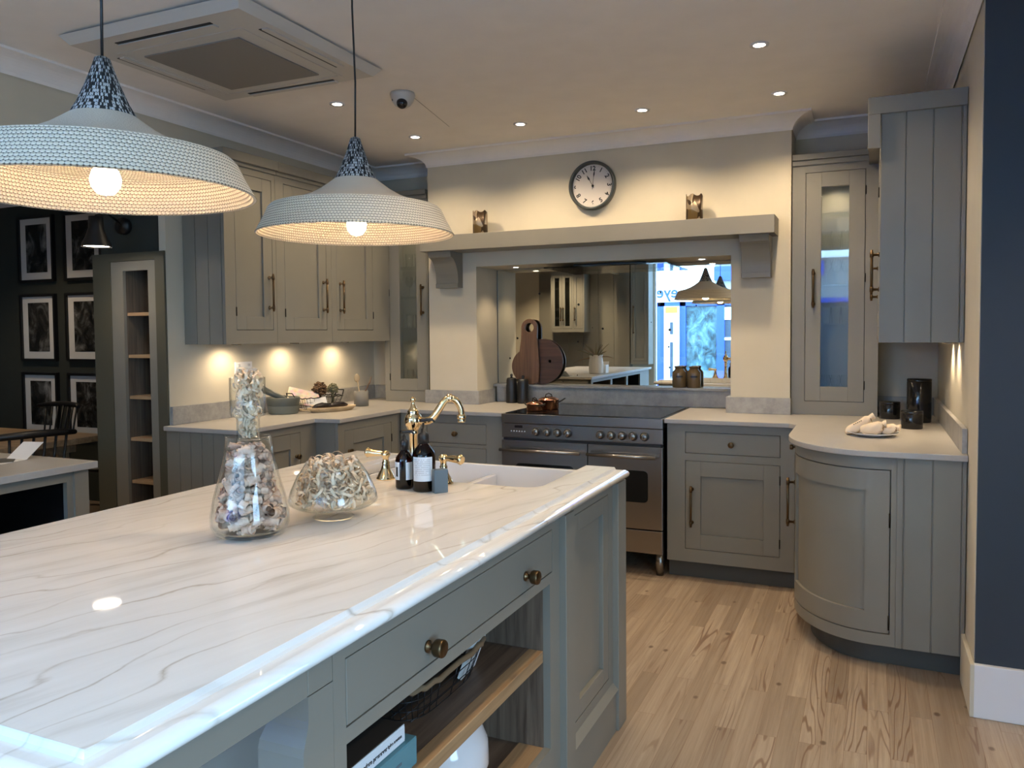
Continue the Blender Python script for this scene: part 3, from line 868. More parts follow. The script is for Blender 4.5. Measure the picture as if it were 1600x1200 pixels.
def puck(x, y, z, label, e, aim=(0, 0, -1), spot=110, grp=None):
    w = MB(); w.lathe([(0, 0), (.028, 0), (.03, .004), (.03, .008), (0, .008)], 20)
    r = thing('under_cabinet_light', label, 'light', (x, y, z-0.008), group=grp)
    w = MB(Matrix.Translation((x, y, z-0.008))); w.lathe([(.02, 0), (.03, 0), (.03, .0075), (.02, .0075)], 20); obj('ring', w, 'steel', r)
    w = MB(Matrix.Translation((x, y, z-0.008))); w.lathe([(0, .002), (.02, .002), (.02, .007), (0, .007)], 20); obj('lens', w, 'led_disc', r)
    light('spot', 'SPOT', (x, y, z-0.012), e, size=0.012, aim=aim, spot=spot, blend=0.9)
g = 'round lights under the left wall cabinets'
puck(-3.44, 3.64, 1.366, 'round light under the nearest left wall cabinet', 2.6, (-.1, 0, -1), 165, grp=g)
puck(-3.44, 4.16, 1.366, 'round light under the middle left wall cabinet', 2.6, (-.1, 0, -1), 165, grp=g)
puck(-3.44, 4.70, 1.366, 'round light under the farthest left wall cabinet', 2.6, (-.1, 0, -1), 165, grp=g)

# ================================================================== WALL UNIT RIGHT
def wall_right_unit():
    t = thing('wall_cabinet', 'tall grey wall cabinet with tongue and groove side on the right wall', 'cabinet', (0.2, 4.5, 1.364))
    w = MB(); w.box(0.052, 0.356, 3.806, 5.236, 1.364, 2.36)
    M = frameM((0.03, 0, 0), (0, -1, 0), (-1, 0, 0))
    w2 = MB(M); face_frame(w2, -5.236, -3.806, 1.364, 2.36, [(-4.36, -3.90, 1.43, 2.30), (-4.88, -4.41, 1.43, 2.30)])
    obj('body', w, 'cabinet_paint', t); obj('face_frame', w2, 'cabinet_paint', t)
    d = shaker(t, M, -4.36, -3.90, 1.43, 2.30, 0.075); bar_handle(d, (0.03, 3.95, 1.68), (-1, 0, 0), 0.20)
    hinge(d, M, -4.36, 2.1)
    d = shaker(t, M, -4.88, -4.41, 1.43, 2.30, 0.075); bar_handle(d, (0.03, 4.83, 1.68), (-1, 0, 0), 0.20)
    w = MB(); xs = [0.03, 0.128, 0.232, 0.337, 0.356]
    for a, b in zip(xs, xs[1:]): w.box(a+0.0022, b-0.0022, 3.80, 3.806, 1.364, 2.36)
    obj('side_panel', w, 'cabinet_paint', t, 0.0012, segs=1)
    w = MB(); w.box(-0.022, 0.0275, 3.785, 3.82, 2.20, 2.345); w.box(-0.022, 0.356, 3.785, 3.80, 2.345, 2.417); w.box(-0.022, 0.356, 3.80, 5.236, 2.362, 2.417)
    obj('cornice', w, 'cabinet_paint', t, 0.002)
wall_right_unit()
g = 'round lights under the right wall cabinet'
puck(0.322, 4.02, 1.363, 'round light under the right wall cabinet, the nearer one', 2.6, (.12, 0, -1), 120, g)
puck(0.322, 4.30, 1.363, 'round light under the right wall cabinet, the farther one', 2.6, (.12, 0, -1), 120, g)

# ================================================================== ISLAND
ZI = 0.935
def island_top():
    # outline with the sink cut-out open towards the range
    bx0, bx1, by0, by1 = -1.95, -0.84, 0.63, 2.735
    def outline(e):   # e = outward offset
        p = [(bx0-e, by0-e), (bx1+e, by0-e), (bx1+e, by1+e)]
        r = 0.06; cx0, cx1, cyf = -1.74, -0.945, 2.27
        p += [(cx1, by1+e)]
        for k in range(7):
            a = PI/2*k/6; p.append((cx1-r+r*math.cos(a), cyf+r-r*math.sin(a)))
        for k in range(7):
            a = PI/2*k/6; p.append((cx0+r-r*math.sin(a), cyf+r-r*math.cos(a)))
        p += [(cx0, by1+e), (bx0-e, by1+e)]
        return p
    # ogee: small step, cove, then a rounded nose
    prof = [(0.0, 0.0), (0.0015, -0.002), (0.0045, -0.009), (0.009, -0.0125), (0.014, -0.0125)]
    prof += [(0.022+0.022*math.sin(a), -0.0125-0.0165*(1-math.cos(a))) for a in [PI*k/12 for k in range(1, 13)]]
    prof += [(0.012, -0.048)]
    w = MB(); rings = []
    for e, h in prof: rings.append([w._v((x, y, ZI+h)) for x, y in outline(e)])
    n = len(rings[0])
    for a, b in zip(rings, rings[1:]):
        for i in range(n):
            f = w.bm.faces.new([a[i], a[(i+1) % n], b[(i+1) % n], b[i]]); f.smooth = rings.index(a) >= 5
    w.bm.faces.new(rings[0]); w.bm.faces.new(rings[-1][::-1])
    for e in w.bm.edges:
        if abs(e.verts[0].co.z-e.verts[1].co.z) > .0004 and len(e.link_faces) == 2 and e.calc_face_angle(0) > .6: e.smooth = False
    o = obj('island_worktop', w, 'island_marble')
    return tag(o, 'veined white marble worktop with moulded edge on the island', 'worktop')
island_top()
IX = -0.83
def island():
    t = thing('kitchen_island', 'grey painted kitchen island with drawer, open oak shelves and panelled end', 'island', (-1.39, 1.7, 0))
    zt = ZI-0.0485
    P = 'cabinet_paint'
    M = frameM((IX, 0, 0), E_U, E_N)
    XO = -1.95
    yo0, yo1 = 1.12, 2.08          # open shelf bay
    # main face frame on the right side
    w = MB(M)
    face_frame(w, 1.085, 2.155, 0.075, zt, [(yo0, 2.10, 0.734, 0.858), (yo0, yo1, 0.226, 0.705)])
    w.box(1.085, 2.155, -0.04, 0, 0.0, 0.075)
    obj('face_frame', w, P, t)
    # drawer
    d = shaker(t, M, yo0, 2.10, 0.734, 0.858, st=0, name='drawer')
    knob(d, (IX, 1.399, 0.776), E_N, 1.0); knob(d, (IX, 1.906, 0.777), E_N, 1.0)
    obj('drawer_box', MB().box(-1.38, IX-0.024, yo0, 2.10, 0.74, 0.85), 'walnut_h', d)
    # pilasters
    for a, b, top, lab in ((1.02, 1.085, zt, 0), (2.155, 2.23, zt, 1), (2.68, 2.775, zt, 2)):
        w = MB(M)
        if lab == 0:
            w.box(a, b, -0.080, 0.0, 0.8325, zt)
        else:
            w.box(a, b, -0.05, 0.022, 0.0, zt)
        obj('pilaster', w, P, t, 0.002)
    # panelled end door between far pilasters
    w = MB(M)
    face_frame(w, 2.23, 2.68, 0.0, zt, [(2.27, 2.63, 0.205, 0.858)])
    w.box(2.23, 2.68, 0.0, 0.012, 0.0, 0.150)
    obj('end_frame', w, P, t)
    wb = MB(); vs = [wb._v(p) for p in ((IX, 2.23, .15), (IX+.020, 2.23, .15), (IX, 2.23, .172), (IX, 2.68, .15), (IX+.020, 2.68, .15), (IX, 2.68, .172))]
    for f in ((0, 1, 2), (3, 5, 4), (0, 3, 4, 1), (1, 4, 5, 2), (0, 2, 5, 3)): wb.bm.faces.new([vs[i] for i in f])
    obj('skirting_bead', wb, P, t)
    wb = MB(); vs = [wb._v(p) for p in ((IX, 1.085, .075), (IX+.020, 1.085, .075), (IX, 1.085, .10), (IX, 2.155, .075), (IX+.020, 2.155, .075), (IX, 2.155, .10))]
    for f in ((0, 1, 2), (3, 5, 4), (0, 3, 4, 1), (1, 4, 5, 2), (0, 2, 5, 3)): wb.bm.faces.new([vs[i] for i in f])
    obj('skirting_bead', wb, P, t)
    d = shaker(t, M, 2.27, 2.63, 0.205, 0.858, st=0.055, rec=0.015, name='end_panel')
    # open bay: oak lined
    obj('bay_side', MB().box(-1.39, IX-0.022, yo1, yo1+0.018, 0.10, 0.73), 'walnut_v', t); obj('bay_side', MB().box(-1.39, IX-0.022, yo0-0.018, yo0, 0.10, 0.73), 'walnut_v', t)
    obj('bay_back', MB().box(-1.41, -1.39, yo0-0.018, yo1+0.018, 0.10, 0.73), 'walnut_v', t)
    obj('bay_top', MB().box(-1.39, IX-0.024, yo0, yo1, 0.706, 0.73), 'walnut_h', t)
    obj('bottom_shelf', MB().box(-1.39, IX-0.10, yo0, yo1, 0.20, 0.222), 'walnut_h', t)
    obj('shelf_edge', MB().box(IX-0.10, IX-0.022, yo0, yo1, 0.20, 0.224), 'oak_edge', t)
    obj('shelf', MB().box(-1.39, IX-0.066, yo0, yo1, 0.478, 0.508), 'walnut_h', t)
    obj('shelf_lipping', MB().box(IX-0.066, IX-0.022, yo0, yo1, 0.474, 0.508), 'oak_edge', t, 0.002)
    # seating overhang at the near end: apron, recessed panel and curved bracket
    w = MB(); w.box(IX-0.022, IX-0.0, 0.66, 1.02, 0.832, zt); w.box(XO, IX-0.022, 0.66, 0.68, 0.832, zt); w.box(XO, XO+0.022, 0.68, 1.02, 0.832, zt)
    obj('apron', w, P, t, 0.002)
    w = MB(); w.box(XO, IX-0.022, 1.09, 1.11, 0.0, 0.832)
    obj('knee_panel', w, P, t)
    # end-facing boards that show at the near side, stepped like a post with a corbel
    w = MB(); lv = [(0, .014), (.735, .014), (.750, .012), (.765, .007), (.778, .002), (.790, 0), (.8315, 0)]
    rg = [[w._v(p) for p in ((IX-.080-e, 1.020-e, z), (IX, 1.020-e, z), (IX, 1.0845, z), (IX-.080-e, 1.0845, z))] for z, e in lv]
    for A, B in zip(rg, rg[1:]):
        for q in range(4): w.bm.faces.new([A[q], A[(q+1) % 4], B[(q+1) % 4], B[q]])
    w.bm.faces.new(rg[0]); w.bm.faces.new(rg[-1])
    obj('knee_post', w, P, t)
    # rear carcass behind the bay and round the sink
    w = MB(); w.box(XO, -1.415, 1.02, 2.24, 0.0, zt); w.box(-1.415, -0.86, 2.10, 2.24, 0.0, zt); w.box(XO, -0.86, 2.24, 2.76, 0.0, 0.62)
    w.box(XO, -1.76, 2.24, 2.76, 0.62, zt); w.box(-0.93, -0.86, 2.24, 2.76, 0.62, zt)
    obj('carcass', w, P, t)
island()
# belfast sink
def sink():
    t = thing('butler_sink', 'white ceramic double bowl sink set in the island', 'sink', (-1.345, 2.5, 0.66))
    x0, x1, y0, y1, z0, z1 = -1.756, -0.932, 2.245, 2.79, 0.665, 0.885
    th = 0.022
    w = MB(); w.box(x0, x1, y0, y1, z0, z0+th)
    w.box(x0, x0+th, y0, y1, z0+th, z1); w.box(x1-th, x1, y0, y1, z0+th, z1); w.box(x0+th, x1-th, y0, y0+th, z0+th, z1); w.box(x0+th, x1-th, y1-th, y1, z0+th, z1+0.022)
    obj('basin', w, 'ceramic_white', t, 0.004)
    obj('divider', MB().box(-1.345, -1.322, y0+th, y1-th, z0+th, z1-0.012), 'ceramic_white', t, 0.004)
    for q in (-1.54, -1.13):
        w = MB(Matrix.Translation((q, 2.5, z0+th))); w.lathe([(0, .001), (.03, .001), (.034, .004), (.045, .004), (.045, 0), (0, 0)], 24); obj('drain', w, 'steel', t)
sink()
# taps
def taps():
    t = thing('mixer_tap', 'polished gold swan neck tap with two lever handles on the island', 'tap', (-1.395, 2.235, ZI))
    c = (-1.372, 2.24, ZI)
    w = MB(Matrix.Translation(c))
    w.lathe([(0, 0), (.028, 0), (.028, .006), (.020, .010), (.017, .03), (.021, .036), (.017, .042), (.014, .06), (.0125, .10), (.014, .145), (.018, .150), (.014, .155), (.019, .163), (.027, .176), (.029, .190), (.026, .204), (.017, .212), (.020, .216), (.016, .221), (.010, .228), (.007, .238), (.004, .243), (.008, .249), (.009, .254), (.006, .260), (0, .262)], 32)
    w.bm.transform(Matrix.Translation((0, 0, ZI)) @ Matrix.Diagonal((1, 1, 1.06, 1)) @ Matrix.Translation((0, 0, -ZI)))
    obj('tap_column', w, 'brass', t)
    P = [Vector(p) for p in ((.02, .00, .190), (.045, .004, .188), (.065, .010, .197), (.082, .020, .222), (.098, .030, .250), (.115, .040, .262), (.134, .050, .252), (.145, .058, .228), (.147, .060, .206))]
    q = []
    for i in range(len(P)-1):
        p0, p1, p2, p3 = P[max(i-1, 0)], P[i], P[i+1], P[min(i+2, len(P)-1)]
        for k in range(5):
            s = k/5; q.append(0.5*((2*p1)+(p2-p0)*s+(2*p0-5*p1+4*p2-p3)*s*s+(3*p1-p0-3*p2+p3)*s**3))
    q.append(P[-1])
    rr = [0.013-0.003*i/(len(q)-1) for i in range(len(q))]
    w = MB(Matrix.Translation((c[0], c[1], c[2]+.011))); w.tube(q, rr, 16)
    w.lathe([(.011, 0), (.015, -.004), (.015, -.012), (.012, -.018), (.014, -.022), (.012, -.026), (0, -.026)], 20, (.147, .060, .208))
    w.ball((.115, .040, .262), .0145, 12)
    obj('spout', w, 'brass', t)
    for sx, dx, dirv in ((-1.478, -1, (-.070, -.012, .004)), (-1.258, 1, (.075, -.010, -.002))):
        w = MB(Matrix.Translation((sx, 2.235, ZI)))
        w.lathe([(0, 0), (.032, 0), (.032, .005), (.028, .010), (.025, .018), (.016, .034), (.012, .050), (.013, .056), (.010, .060), (.010, .070), (.015, .078), (.016, .086), (.010, .094), (0, .096)], 28)
        b = obj('tap_base', w, 'brass', t)
        w = MB(Matrix.Translation((sx, 2.235, ZI+.084)))
        d = Vector(dirv); w.tube([d*0, d*.2, d*.35, d*.6, d*.85, d*.9, d*1.0], [.007, .008, .010, .012, .0145, .017, .012], 16)
        obj('lever', w, 'brass', b)
taps()
def pump_bottle(name, loc, h, r, label, lab_z, rz=0.0):
    t = thing(name, label, 'bottle', loc)
    T = Matrix.Translation(loc)
    sh = h*0.66
    w = MB(T); w.lathe([(0, 0), (r*.9, 0), (r, .006), (r, sh*.72), (r*.93, sh*.82), (r*.6, sh*.93), (r*.36, sh), (r*.36, sh+.004), (0, sh+.004)], 40)
    obj('glass_body', w, 'amber_glass', t)
    w = MB(T); w.lathe([(0, .004), (r*.86, .004), (r*.93, sh*.6), (0, sh*.6)], 32); obj('liquid', w, 'aubergine', t)
    w = MB(T); w.lathe([(0, sh+.001), (r*.48, sh+.001), (r*.46, sh+.03), (r*.22, sh+.034), (r*.20, sh+.045), (r*.10, sh+.046), (r*.10, h-.012), (0, h-.012)], 24)
    c = obj('pump_collar', w, 'black', t)
    w = MB(T); ca, sa = math.cos(rz), math.sin(rz)
    w.tube([(-.012*ca, -.012*sa, h-.006), (0, 0, h-.004), (.028*ca, .028*sa, h-.002), (.036*ca, .036*sa, h-.010)], [.005, .0065, .0045, .003], 12)
    obj('pump_head', w, 'black', c)
    return t, T, sh
def wrap_label(t, T, r, a0, a1, z0, z1, m='label_white', lines=True, dark=False):
    w = MB(T); n = 16
    for i in range(n):
        A, B = a0+(a1-a0)*i/n, a0+(a1-a0)*(i+1)/n
        vs = [w._v(((r+.0008)*math.cos(q), (r+.0008)*math.sin(q), z)) for q, z in ((A, z0), (B, z0), (B, z1), (A, z1))]
        f = w.bm.faces.new(vs); f.smooth = True
    L = obj('label', w, m, t)
    if lines:
        w = MB(T)
        for k in range(9):
            z = z1-.008-k*.0058
            for i in range(n):
                A, B = a0+.18+(a1-a0-.36)*i/n, a0+.18+(a1-a0-.36)*(i+.8)/n
                if random.random() < .12: continue
                vs = [w._v(((r+.0013)*math.cos(q), (r+.0013)*math.sin(q), zz)) for q, zz in ((A, z-.0011), (B, z-.0011), (B, z+.0011), (A, z+.0011))]
                w.bm.faces.new(vs)
        obj('print_lines', w, 'grey_ceramic', L)
    if dark:
        w = MB(T); A = (a0+a1)/2+0.2
        vs = [w._v(((r+.0013)*math.cos(q), (r+.0013)*math.sin(q), zz)) for q, zz in ((A-.25, z0+.01), (A+.08, z0+.01), (A+.08, z0+.04), (A-.25, z0+.04))]
        w.bm.faces.new(vs); obj('print_block', w, 'ink', L)
    return L
cam_dir = math.atan2(-2.17, 1.33)
t_, T_, sh_ = pump_bottle('pump_bottle', (-1.336, 2.125, ZI), 0.182, 0.0285, 'shorter amber pump bottle with a wrap label beside the gold tap', 0)
wrap_label(t_, T_, .0285, cam_dir+0.15, cam_dir+1.4, .03, .085, lines=False)
wrap_label(t_, T_, .0285, cam_dir-1.5, cam_dir-0.55, .03, .085, lines=False, dark=True)
t_, T_, sh_ = pump_bottle('pump_bottle', (-1.260, 2.115, ZI), 0.222, 0.036, 'taller dark pump bottle with a printed white label beside the grey block', 0, 0.3)
wrap_label(t_, T_, .036, cam_dir-1.05, cam_dir+0.75, .034, .108)
w = MB(); w.rbox(0, 0, .036, .045, .024, .072, (0, 0, 0)); o = obj('soap_block', w, 'slate_block', bevel=.003); o.location = (-1.198, 2.105, ZI); o.rotation_euler = (0, 0, 0.9)
tag(o, 'slate blue block standing right of the dark pump bottle', 'block')

# ------------------------------------------------------------------ glass vessels with shavings
def clamp_in(w, loc, lim, z0, z1=9.0):
    for v in w.bm.verts:
        p = v.co-Vector(loc)
        p.z = max(p.z, z0)
        r = math.hypot(p.x, p.y); L = lim(p.z)
        if r > L: p.x *= L/r; p.y *= L/r
        v.co = p+Vector(loc)
def curl_mass(name, label, m, loc, n, inside, kind, lim=None, z0=0.0):
    w = MB(Matrix.Translation(loc))
    made = 0; tries = 0
    while made < n and tries < n*40:
        tries += 1
        p = inside()
        if p is None: continue
        made += 1
        R = Euler((random.uniform(0, 6.28), random.uniform(0, 6.28), random.uniform(0, 6.28))).to_matrix()
        if kind == 'curl':       # tight coils
            rr = random.uniform(.009, .0135); wid = .0085; turns = random.uniform(3.2, 5.2); k = int(turns*11); bend = random.uniform(-.25, .25)
            pts, sd = [], []
            for i in range(k+1):
                a = 2*PI*turns*i/k; q = rr*(1-.30*abs(i/k-.5)); h = (i/k-.5)*turns*.0078
                pts.append(p+R @ Vector((q*math.cos(a)+bend*h*h*60, q*math.sin(a), h))); sd.append((R @ Vector((.25*math.cos(a), .25*math.sin(a), 1))).normalized())
            w.ribbon(pts, sd, wid)
        else:                   # long thin loops
            rr = random.uniform(.012, .030); wid = random.uniform(.0035, .0075); turns = random.uniform(.5, 1.2); k = 12; pit = random.uniform(-.02, .02)
            pts, sd = [], []
            for i in range(k+1):
                a = 2*PI*turns*i/k
                pts.append(p+R @ Vector((rr*math.cos(a), rr*math.sin(a), pit*i/k))); sd.append(R @ Vector((.3*math.cos(a), .3*math.sin(a), 1)).normalized())
            w.ribbon(pts, sd, wid)
    if lim: clamp_in(w, loc, lim, z0)
    o = obj(name, w, m); recenter(o, loc)
    return tag(o, label, 'decoration', kind='stuff')
JC = Vector((-1.372, 1.485, ZI))
jar = [(0, 0), (.060, 0), (.082, .008), (.092, .030), (.092, .055), (.084, .095), (.070, .145), (.058, .195), (.053, .240)]
def glass_shell(prof, th=0.0028):
    inner = [(max(r-th, 0), z+(th if i == 0 else 0)) for i, (r, z) in enumerate(prof)]
    return prof+inner[::-1]
w = MB(Matrix.Translation(JC)); w.lathe(jar+[(.0495, .241)]+[(r-.003, z) for r, z in jar[::-1][1:-3]]+[(.078, .014), (.055, .008), (0, .007)], 56)
o = obj('glass_carafe', w, 'glass_clear'); recenter(o, JC); tag(o, 'wide-bottomed clear glass carafe filled with pinkish wood curls', 'vase')
def rad_at(prof, z):
    for (r0, z0), (r1, z1) in zip(prof, prof[1:]):
        if z0 <= z <= z1 and z1 > z0: return r0+(r1-r0)*(z-z0)/(z1-z0)
    return 0
def in_jar():
    z = random.uniform(.02, .215)
    r = rad_at(jar[2:], z)-.019
    a = random.uniform(0, 6.28); q = max(r, .01)*math.sqrt(random.uniform(.12, 1))
    return Vector((q*math.cos(a), q*math.sin(a), z))
curl_mass('wood_curls', 'tightly rolled pinkish wood curls filling the carafe', 'curl_pink', JC, 300, in_jar, 'curl', lambda z: rad_at(jar[1:], min(z, .239))-.006, .016)
# beaker vase standing in the neck
BC = JC+Vector((0, 0, .232))
bk = [(0, 0), (.026, 0), (.027, .004), (.027, .052), (.030, .055), (.039, .058), (.0415, .064), (.0415, .150)]
w = MB(Matrix.Translation(BC)); w.lathe(bk+[(.039, .150)]+[(r-.0022, z+.001) for r, z in bk[::-1][1:-2]]+[(0, .003)], 48)
o = obj('glass_vase', w, 'glass_clear'); recenter(o, BC); tag(o, 'clear glass beaker on a narrower foot standing in the carafe neck', 'vase')
def in_bk():
    z = random.uniform(.008, .165)
    r = (.022 if z < .055 else .037)-.012
    a = random.uniform(0, 6.28); q = r*math.sqrt(random.random())
    return Vector((q*math.cos(a), q*math.sin(a), z))
def thin_small(name, label, loc, n, inside, r0, r1, m, lim, z0):
    w = MB(Matrix.Translation(loc))
    for _ in range(n):
        p = inside(); R = Euler((random.uniform(0, 6.28), random.uniform(0, 6.28), random.uniform(0, 6.28))).to_matrix()
        rr = random.uniform(r0, r1); wid = random.uniform(.004, .008); turns = random.uniform(.6, 1.3); k = 12
        pts, sd = [], []
        for i in range(k+1):
            a = 2*PI*turns*i/k
            pts.append(p+R @ Vector((rr*math.cos(a), rr*math.sin(a), .012*i/k))); sd.append(R @ Vector((.3*math.cos(a), .3*math.sin(a), 1)).normalized())
        w.ribbon(pts, sd, wid)
    clamp_in(w, loc, lim, z0)
    o = obj(name, w, m); recenter(o, loc); return tag(o, label, 'decoration', kind='stuff')
thin_small('wood_shavings', 'pale wood ribbons heaped in the glass beaker', BC, 150, in_bk, .008, .014, 'shaving_cream', lambda z: .0235 if z < .056 else (.037 if z < .15 else .05), .006)
# low bowl
WC = Vector((-1.300, 1.715, ZI))
bw = [(.012, .020), (.045, .018), (.100, .032), (.115, .042), (.117, .050), (.110, .075), (.092, .115), (.068, .150)]
w = MB(Matrix.Translation(WC))
w.lathe([(0, .004), (.040, .001), (.052, 0), (.054, .003), (.040, .012), (.026, .019)]+bw[1:]+[(.066, .150)]+[(r-.002, z+.001) for r, z in bw[::-1][1:-1]]+[(0, .024)], 56)
o = obj('glass_bowl', w, 'glass_clear'); recenter(o, WC); tag(o, 'low domed clear glass bowl on a foot heaped with wood ribbons', 'bowl')
def in_bw():
    z = random.uniform(.04, .150)
    r = rad_at(bw[3:], max(z, .0425)) if z < .15 else .06
    r = max(r-.015, .02)
    if z < .055: r = min(r, .095)
    a = random.uniform(0, 6.28); q = r*math.sqrt(random.uniform(.05, 1))
    return Vector((q*math.cos(a), q*math.sin(a), z))
thin_small('wood_shavings', 'pale wood ribbons heaped in the low glass bowl', WC, 480, in_bw, .008, .019, 'shaving_cream', lambda z: (rad_at(bw, z)-.006 if z < .15 else .072), .036)

# ------------------------------------------------------------------ pendants
def pendant(loc, label, hk=1.0):
    x, y, z = loc    # z = rim height
    t = thing('pendant_lamp', label, 'lamp', loc, group='crocheted pendant lamps over the island')
    T = Matrix.Translation(loc) @ Matrix.Diagonal((1, 1, hk, 1))
    outer = [(.325, 0), (.322, .004), (.300, .045), (.285, .078), (.276, .088)]
    mid = [(.276, .088), (.255, .094), (.205, .106), (.155, .125), (.115, .148), (.088, .168), (.070, .182)]
    top = [(.070, .182), (.054, .212), (.038, .252), (.024, .292), (.016, .318), (.008, .322)]
    w = MB(T); w.lathe(outer, 160, uv=True); sh = obj('shade_band', w, 'crochet_cream', t)
    w = MB(T); w.lathe(mid, 96); obj('shade_shoulder', w, 'crochet_fine', t)
    w = MB(T); w.lathe(top, 64, uv=True); obj('shade_neck', w, 'crochet_fleck', t)
    inn = [(.325, 0), (.321, -.003), (.317, 0), (.292, .045), (.277, .076), (.262, .084), (.200, .098), (.150, .117), (.108, .142), (.080, .165), (.055, .19), (.02, .20), (0, .20)]
    w = MB(T); w.lathe(inn, 160, uv=True); obj('shade_lining', w, 'crochet_lining', t)
    w = MB(T); w.tube([(0, 0, .315), (0.004, 0, .5), (-.004, .0, .75), (0, 0, ZC-z)], .0032, 8); obj('cord', w, 'black', t)
    w = MB(T); w.lathe([(0, .20), (.020, .20), (.020, .085), (.015, .075), (0, .075)], 20); obj('lamp_holder', w, 'black', t)
    w = MB(T); w.lathe([(0, -.005), (.018, 0), (.030, .016), (.033, .034), (.028, .052), (.016, .068), (.014, .076)], 24); obj('bulb', w, 'bulb_glow', t)
    l = light('bulb_light', 'POINT', (x, y, z+.03), 25, (1.0, 0.58, 0.24), size=.035)
    return t
pendant((-1.592, 1.29, 1.742), 'crocheted pendant lamp nearest the camera with a flecked neck', 0.95)
pendant((-1.58, 2.236, 1.752), 'crocheted pendant lamp farther off in front of the chimney breast')
# ------------------------------------------------------------------ ceiling things
def downlight(x, y, z, label, e, grp, r=.042, spot=140, aim=(0, 0, -1)):
    t = thing('downlight', label, 'light', (x, y, z-.006), group=grp)
    T = Matrix.Translation((x, y, z-.006))
    w = MB(T); w.lathe([(r*.62, .001), (r, 0), (r, .005), (r*.62, .005)], 28); obj('trim_ring', w, 'white_gloss', t)
    w = MB(T); w.lathe([(0, .002), (r*.62, .002), (r*.62, .0045), (0, .0045)], 24); obj('lens', w, 'led_disc', t)
    light('spot', 'SPOT', (x, y, z-.012), e, size=.03, aim=aim, spot=spot, blend=.6)
G = 'recessed ceiling downlights'
D = 21
downlight(-2.69, 3.645, ZC, 'recessed downlight left of the far pendant cord', D*.8, G)
downlight(-2.69, 4.46, ZC, 'recessed downlight nearest the left end of the chimney cornice', D*.8, G)
downlight(-1.953, 4.46, ZC, 'recessed downlight above the left part of the chimney breast', D, G)
downlight(-1.205, 4.48, ZC, 'recessed downlight above the right part of the chimney breast', D, G)
downlight(-0.464, 3.69, ZC, 'recessed downlight highest at right in the ceiling', D, G)
downlight(-0.46, 4.48, ZC, 'recessed downlight above the right end of the chimney cornice', D, G)
downlight(-2.285, 5.12, 1.88, 'small downlight in the niche ceiling at left above the boards', 4, 'downlights in the niche', .032, 110)
downlight(-0.99, 5.12, 1.88, 'small downlight in the niche ceiling at right above the jars', 4, 'downlights in the niche', .032, 110)
for x, y, e in ((-0.46, 2.0, 30), (1.2, 2.3, 34), (1.2, 0.4, 34), (-3.6, -0.5, 85), (-4.4, -0.4, 75), (-3.9, 0.7, 40), (-6.3, 3.8, 22)):  # added lamps out of view, warming and brightening the rooms
    downlight(x, y, ZC, 'unseen ceiling downlight added to brighten the rooms', e, 'unseen downlights added as fill light', spot=120)
# cassette air conditioner
def cassette():
    t = thing('air_conditioner', 'white square ceiling cassette air conditioner with grey grille', 'air conditioner', (-2.62, 2.78, 2.63))
    x0, x1, y0, y1 = -3.075, -2.165, 2.34, 3.215; zb, zt = 2.632, 2.668
    w = MB(); lo = [w._v(p) for p in ((x0, y0, zb), (x1, y0, zb), (x1, y1, zb), (x0, y1, zb))]
    hi = [w._v(p) for p in ((x0-.03, y0-.03, zt), (x1+.03, y0-.03, zt), (x1+.03, y1+.03, zt), (x0-.03, y1+.03, zt))]
    w.bm.faces.new(lo); w.bm.faces.new(hi[::-1])
    for i in range(4): w.bm.faces.new([lo[i], lo[(i+1) % 4], hi[(i+1) % 4], hi[i]])
    obj('panel', w, 'camera_white', t)
    w = MB(); w.box(-2.90, -2.37, 2.56, 3.075, zb-.006, zb-.0005); obj('grille', w, 'grille_grey', t)
    w = MB(); w.box(-2.97, -2.30, 2.49, 2.505, zb-.003, zb-.0005); w.box(-2.97, -2.30, 3.13, 3.145, zb-.003, zb-.0005); w.box(-2.98, -2.97, 2.49, 3.145, zb-.003, zb-.0005); w.box(-2.30, -2.29, 2.49, 3.145, zb-.003, zb-.0005)
    obj('grille_frame', w, 'camera_white', t)
    for q in ((-2.88, -2.36, 2.395, 2.412), (-2.88, -2.36, 3.165, 3.18)):
        obj('air_slot', MB().box(*q, zb-.0022, zb-.0002), 'black', t); obj('louvre', MB().box(q[0], q[1], q[3]+.001, q[3]+.03, zb-.006, zb-.0005), 'camera_white', t)
    for q in ((-2.24, -2.225, 2.53, 3.03), (-3.03, -3.015, 2.53, 3.03)):
        obj('air_slot', MB().box(*q, zb-.0022, zb-.0002), 'black', t); obj('louvre', MB().box(q[1]+.001, q[1]+.03, q[2], q[3], zb-.006, zb-.0005), 'camera_white', t)
cassette()
def dome_cam():
    x, y = -2.262, 3.63
    t = thing('security_camera', 'white domed security camera with black eye on the ceiling', 'camera', (x, y, ZC-.09))
    T = Matrix.Translation((x, y, ZC))
    w = MB(T); w.lathe([(0, -.001), (.062, -.001), (.066, -.012), (.064, -.022), (.056, -.045), (.040, -.066), (.022, -.078), (0, -.081)], 36); obj('housing', w, 'camera_white', t)
    w = MB(T); w.ball((.014, -.030, -.062), .029, 20); obj('lens_ball', w, 'black_gloss', t)
    w = MB(T); w.ball((-.034, -.042, -.042), .006, 10); obj('sensor', w, 'black', t)
dome_cam()
w = MB(); w.tube([(-2.25, 3.72, ZC-.0015), (-2.37, 4.33, ZC-.0015)], .0011, 5); tag(obj('cable', w, 'grille_grey'), 'thin dark wire across the ceiling from the domed camera', 'cable')

